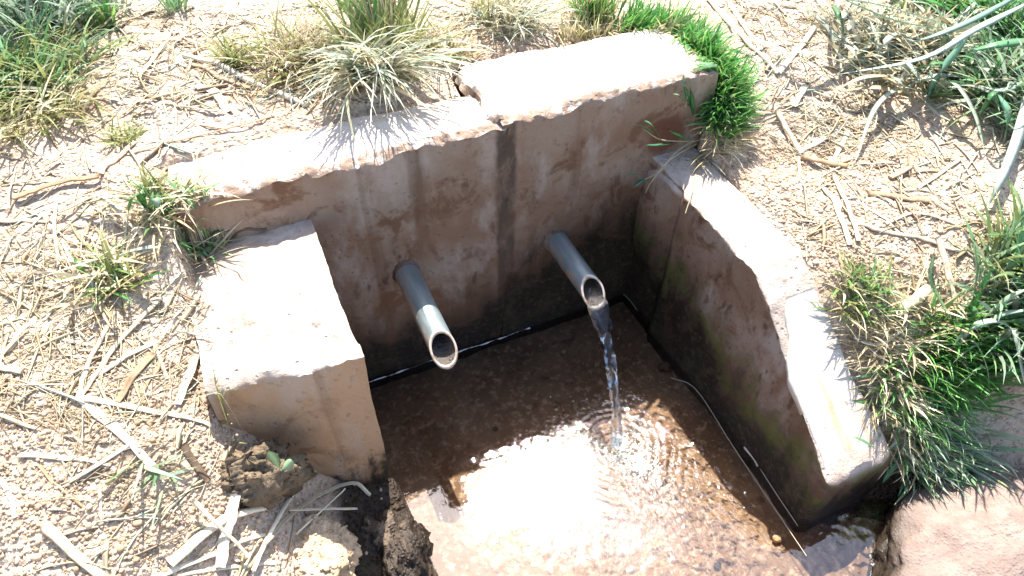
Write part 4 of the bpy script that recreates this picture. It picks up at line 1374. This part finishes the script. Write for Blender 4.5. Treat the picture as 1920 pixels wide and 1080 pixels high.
S([(1455, 209), (1501, 290)], 10, 'straw pointing down at the short brown chunk right of the green tuft')
S([(1501, 286), (1550, 260)], 9, 'short pale straw touching the brown chunk')
S([(1591, 243), (1561, 307)], 8, 'bent pale blade below the reed tangle')
S([(1501, 297), (1587, 314)], 11, 'short brown fibrous chunk on the bare soil right of the green tuft', M_STRAW_B, .5)
S([(1544, 355), (1593, 462)], 8, 'straw lying steeply on the cracked soil, nearest the side wall')
S([(1561, 329), (1608, 455)], 7, 'straw parallel to and just beyond the steep one')
S([(1574, 418), (1680, 440), (1805, 476)], 9, 'long straw crossing below the two steep ones on the right')
S([(1570, 355), (1640, 400), (1700, 450)], 5, 'thin straw running down between the brown husk and the steep ones')
S([(1625, 363), (1680, 370), (1742, 378)], 14, 'broad brown husk on the soil below the broad-leaved plant', M_STRAW_B, .4)
S([(1668, 335), (1708, 316)], 11, 'short tan husk just above the broad brown one', M_STRAW_B, .4)
S([(1484, 202), (1496, 186), (1510, 162)], 12, 'curled bleached leaf strip right of the green tuft', flat=.25)
S([(1886, 371), (1904, 437)], 11, 'pale stem at the right edge above the green clump')
S([(1604, 533), (1625, 572), (1645, 614)], 11, 'jointed stalk beside the plaster patch of the side wall', flat=.6)
S([(1735, 555), (1672, 602)], 16, 'short thick bleached stalk in front of the rich green clump', flat=.7, lift=.015)
S([(1597, 640), (1640, 655), (1690, 625)], 7, 'pale straw bridging from the plaster patch to the clump', lift=.01)
S([(1704, 888), (1760, 872), (1815, 857)], 12, 'yellowish stalk lying above the boulder', lift=.03)
S([(1704, 904), (1800, 891)], 8, 'second yellowish stalk just below, over the boulder', lift=.03)
S([(1742, 470), (1760, 530), (1772, 580)], 12, 'tan stalk bending down into the rich green clump', lift=.03)
S([(1497, 294), (1501, 368)], 4, 'hair-thin straw below the brown fibrous chunk')
S([(1660, 420), (1720, 400), (1790, 420)], 6, 'thin bowed straw below the broad brown husk')
S([(1800, 300), (1720, 355)], 6, 'thin straw between the broad-leaved plant and the brown husk')

# floating pieces along the side wall
def floating(pts, r, label, mat=M_FLOAT, name='floating_straw', flat=.6):
    P = [at_plane(a, b, 2, .002) for a, b in pts]
    V, Fc = stalk_mesh(P, r, 18, 6, flat, .8)
    put(name, V, Fc, mat, label=label, category='straw', group='straw floating in the pool')
floating([(1258, 708), (1305, 730), (1370, 830), (1430, 920), (1512, 1042)], .0008, 'long thin grass stem floating a little off the side wall')
floating([(1284, 678), (1320, 722), (1385, 812), (1400, 838)], .0009, 'thin stem floating tight against the side wall near the back')
floating([(1397, 838), (1412, 856), (1422, 874)], .0045, 'short pale stub of straw floating beside the side wall')
floating([(1420, 870), (1455, 925), (1496, 986)], .0009, 'thin stem floating against the front half of the side wall')
floating([(1162, 545), (1180, 562), (1195, 582)], .0007, 'sliver of straw floating in the dark inner corner')
floating([(1060, 585), (1085, 578)], .0022, 'white fleck of straw on the waterline behind the running pipe')

# ================================================================= LITTER (too fine to count)
def on_ground(q):
    x, y = q[:, 0], q[:, 1]
    bad = (x > -.0) & (x < .71) & (y < .005)
    bad |= (x > .70) & (x < .835) & (y < 0) & (y > -.67)
    bad |= (x > .37) & (x < .84) & (y > 0) & (y < .215)
    bad |= (x > -.19) & (x < .37) & (y > 0) & (y < .07)
    bad |= (x > -.195) & (x < 0) & (y > -.335) & (y < 0.0)
    bad |= q[:, 2] < .03
    return ~bad

def region(px0, py0, px1, py1, n):
    return np.stack([RNG.uniform(px0, px1, n), RNG.uniform(py0, py1, n)], -1)

lit = np.concatenate([
    region(-300, -150, 2250, 1200, 330),
    region(0, 200, 420, 500, 130), region(0, 480, 400, 820, 210), region(100, 780, 560, 1080, 150),
    region(200, 0, 640, 200, 420), region(560, 0, 1060, 140, 200), region(1380, 0, 1700, 260, 560), region(1500, 180, 1900, 480, 260),
    region(1560, 500, 1760, 720, 200)])
Q = hit(lit[:, 0], lit[:, 1])
Q = Q[on_ground(Q)]
def litter(Q, L, W, pal, seg=4):
    n = len(Q)
    az = RNG.uniform(0, 2 * np.pi, n)
    Ln, Wn = RNG.uniform(*L, n), RNG.uniform(*W, n)
    d = np.stack([np.cos(az), np.sin(az), 0 * az], -1)
    sv = np.stack([-np.sin(az), np.cos(az), 0 * az], -1)
    s = np.linspace(-.5, .5, seg + 1)
    cur = RNG.normal(0, .12, n)
    C = Q[:, None] + d[:, None] * (s[None, :, None] * Ln[:, None, None]) + sv[:, None] * ((s[None] ** 2) * (cur * Ln)[:, None])[..., None]
    e0 = bilerp(SURF, C[:, 0, 0], C[:, 0, 1]); e1 = bilerp(SURF, C[:, -1, 0], C[:, -1, 1])
    ok = np.abs(e0 - e1) < .35 * Ln
    Q, az, Ln, Wn, d, sv, cur, C, e0, e1 = Q[ok], az[ok], Ln[ok], Wn[ok], d[ok], sv[ok], cur[ok], C[ok], e0[ok], e1[ok]
    n = len(Q)
    zl = e0[:, None] * (.5 - s)[None] + e1[:, None] * (.5 + s)[None]
    g = bilerp(SURF, C[..., 0], C[..., 1])
    C[..., 2] = np.maximum(zl, g) - .0008 + RNG.uniform(0, .005, n)[:, None] + s[None] * RNG.normal(0, .006, n)[:, None]
    half = (Wn * .5)[:, None, None] * (1 - .4 * np.abs(s * 2)[None, :, None] ** 3)
    ring = np.stack([C - sv[:, None] * half, C + np.array([0, 0, 1.0]) * half * .8, C + sv[:, None] * half], 2)
    F0 = grid_faces(seg + 1, 3, True)
    F = (F0[None] + (np.arange(n) * (seg + 1) * 3)[:, None, None]).reshape(-1, 4)
    c = np.repeat(pick(pal, n), (seg + 1) * 3, 0)
    return ring.reshape(-1, 3), F, c
V, Fc, C = litter(Q, (.010, .10), (.0008, .0050), DRY + DRY + DRY + BROWN + GREY)
put('straw_litter', V, Fc, M_LITTER, colors=C, origin=(0, 0, .4), label='fine broken straw scattered over the soil round the trough', category='straw litter', kind='stuff')
lit = np.concatenate([region(-40, 430, 380, 800, 620), region(100, 760, 480, 960, 170), region(280, 20, 640, 190, 330), region(1400, 0, 1720, 300, 480), region(1560, 520, 1720, 720, 220), region(560, 20, 1050, 130, 260)])
Qf = hit(lit[:, 0], lit[:, 1])
Qf = Qf[on_ground(Qf)]
V, Fc, C = litter(Qf, (.02, .12), (.0006, .0019), DRY + DRY + BROWN)
put('chaff', V, Fc, M_LITTER, colors=C, origin=(0, 0, .4), label='matted thin dry grass stems tangled over the soil', category='chaff', kind='stuff')
# wider chips of husk
Q2 = Q[RNG.permutation(len(Q))[:190]] + RNG.normal(0, .01, (190, 3)) * [1, 1, 0]
Q2 = Q2[on_ground(Q2)]
V, Fc, C = litter(Q2, (.02, .06), (.005, .010), DRY + BROWN + BROWN)
put('husk_litter', V, Fc, M_LITTER, colors=C, origin=(0, 0, .4), label='flat brown husk chips mixed into the straw', category='husk litter', kind='stuff')

# soil granules
gr = np.concatenate([region(-100, 620, 470, 1120, 4200), region(200, 880, 560, 1100, 900), region(1430, 270, 1640, 540, 2600), region(1640, 380, 1900, 560, 900), region(-250, 150, 2200, 1150, 1500)])
Q = hit(gr[:, 0], gr[:, 1])
Q = Q[on_ground(Q)]
rr = .0010 + .0027 * RNG.uniform(0, 1, len(Q)) ** 3
big = RNG.uniform(0, 1, len(Q)) < .02
rr = np.where(big, rr * 1.9, rr)
V, Fc = blobs(Q + np.array([0, 0, .0006]), rr, 6, 5, 9, (1, 1, .75))
C = np.repeat(pick([(.46, .32, .20), (.52, .38, .25), (.38, .25, .15), (.56, .43, .30)], len(Q)), 30, 0)
put('soil_granules', V, Fc, M_PEB, colors=C, origin=(0, 0, .4), label='loose round crumbs of soil on the bare ground', category='soil crumbs', kind='stuff')
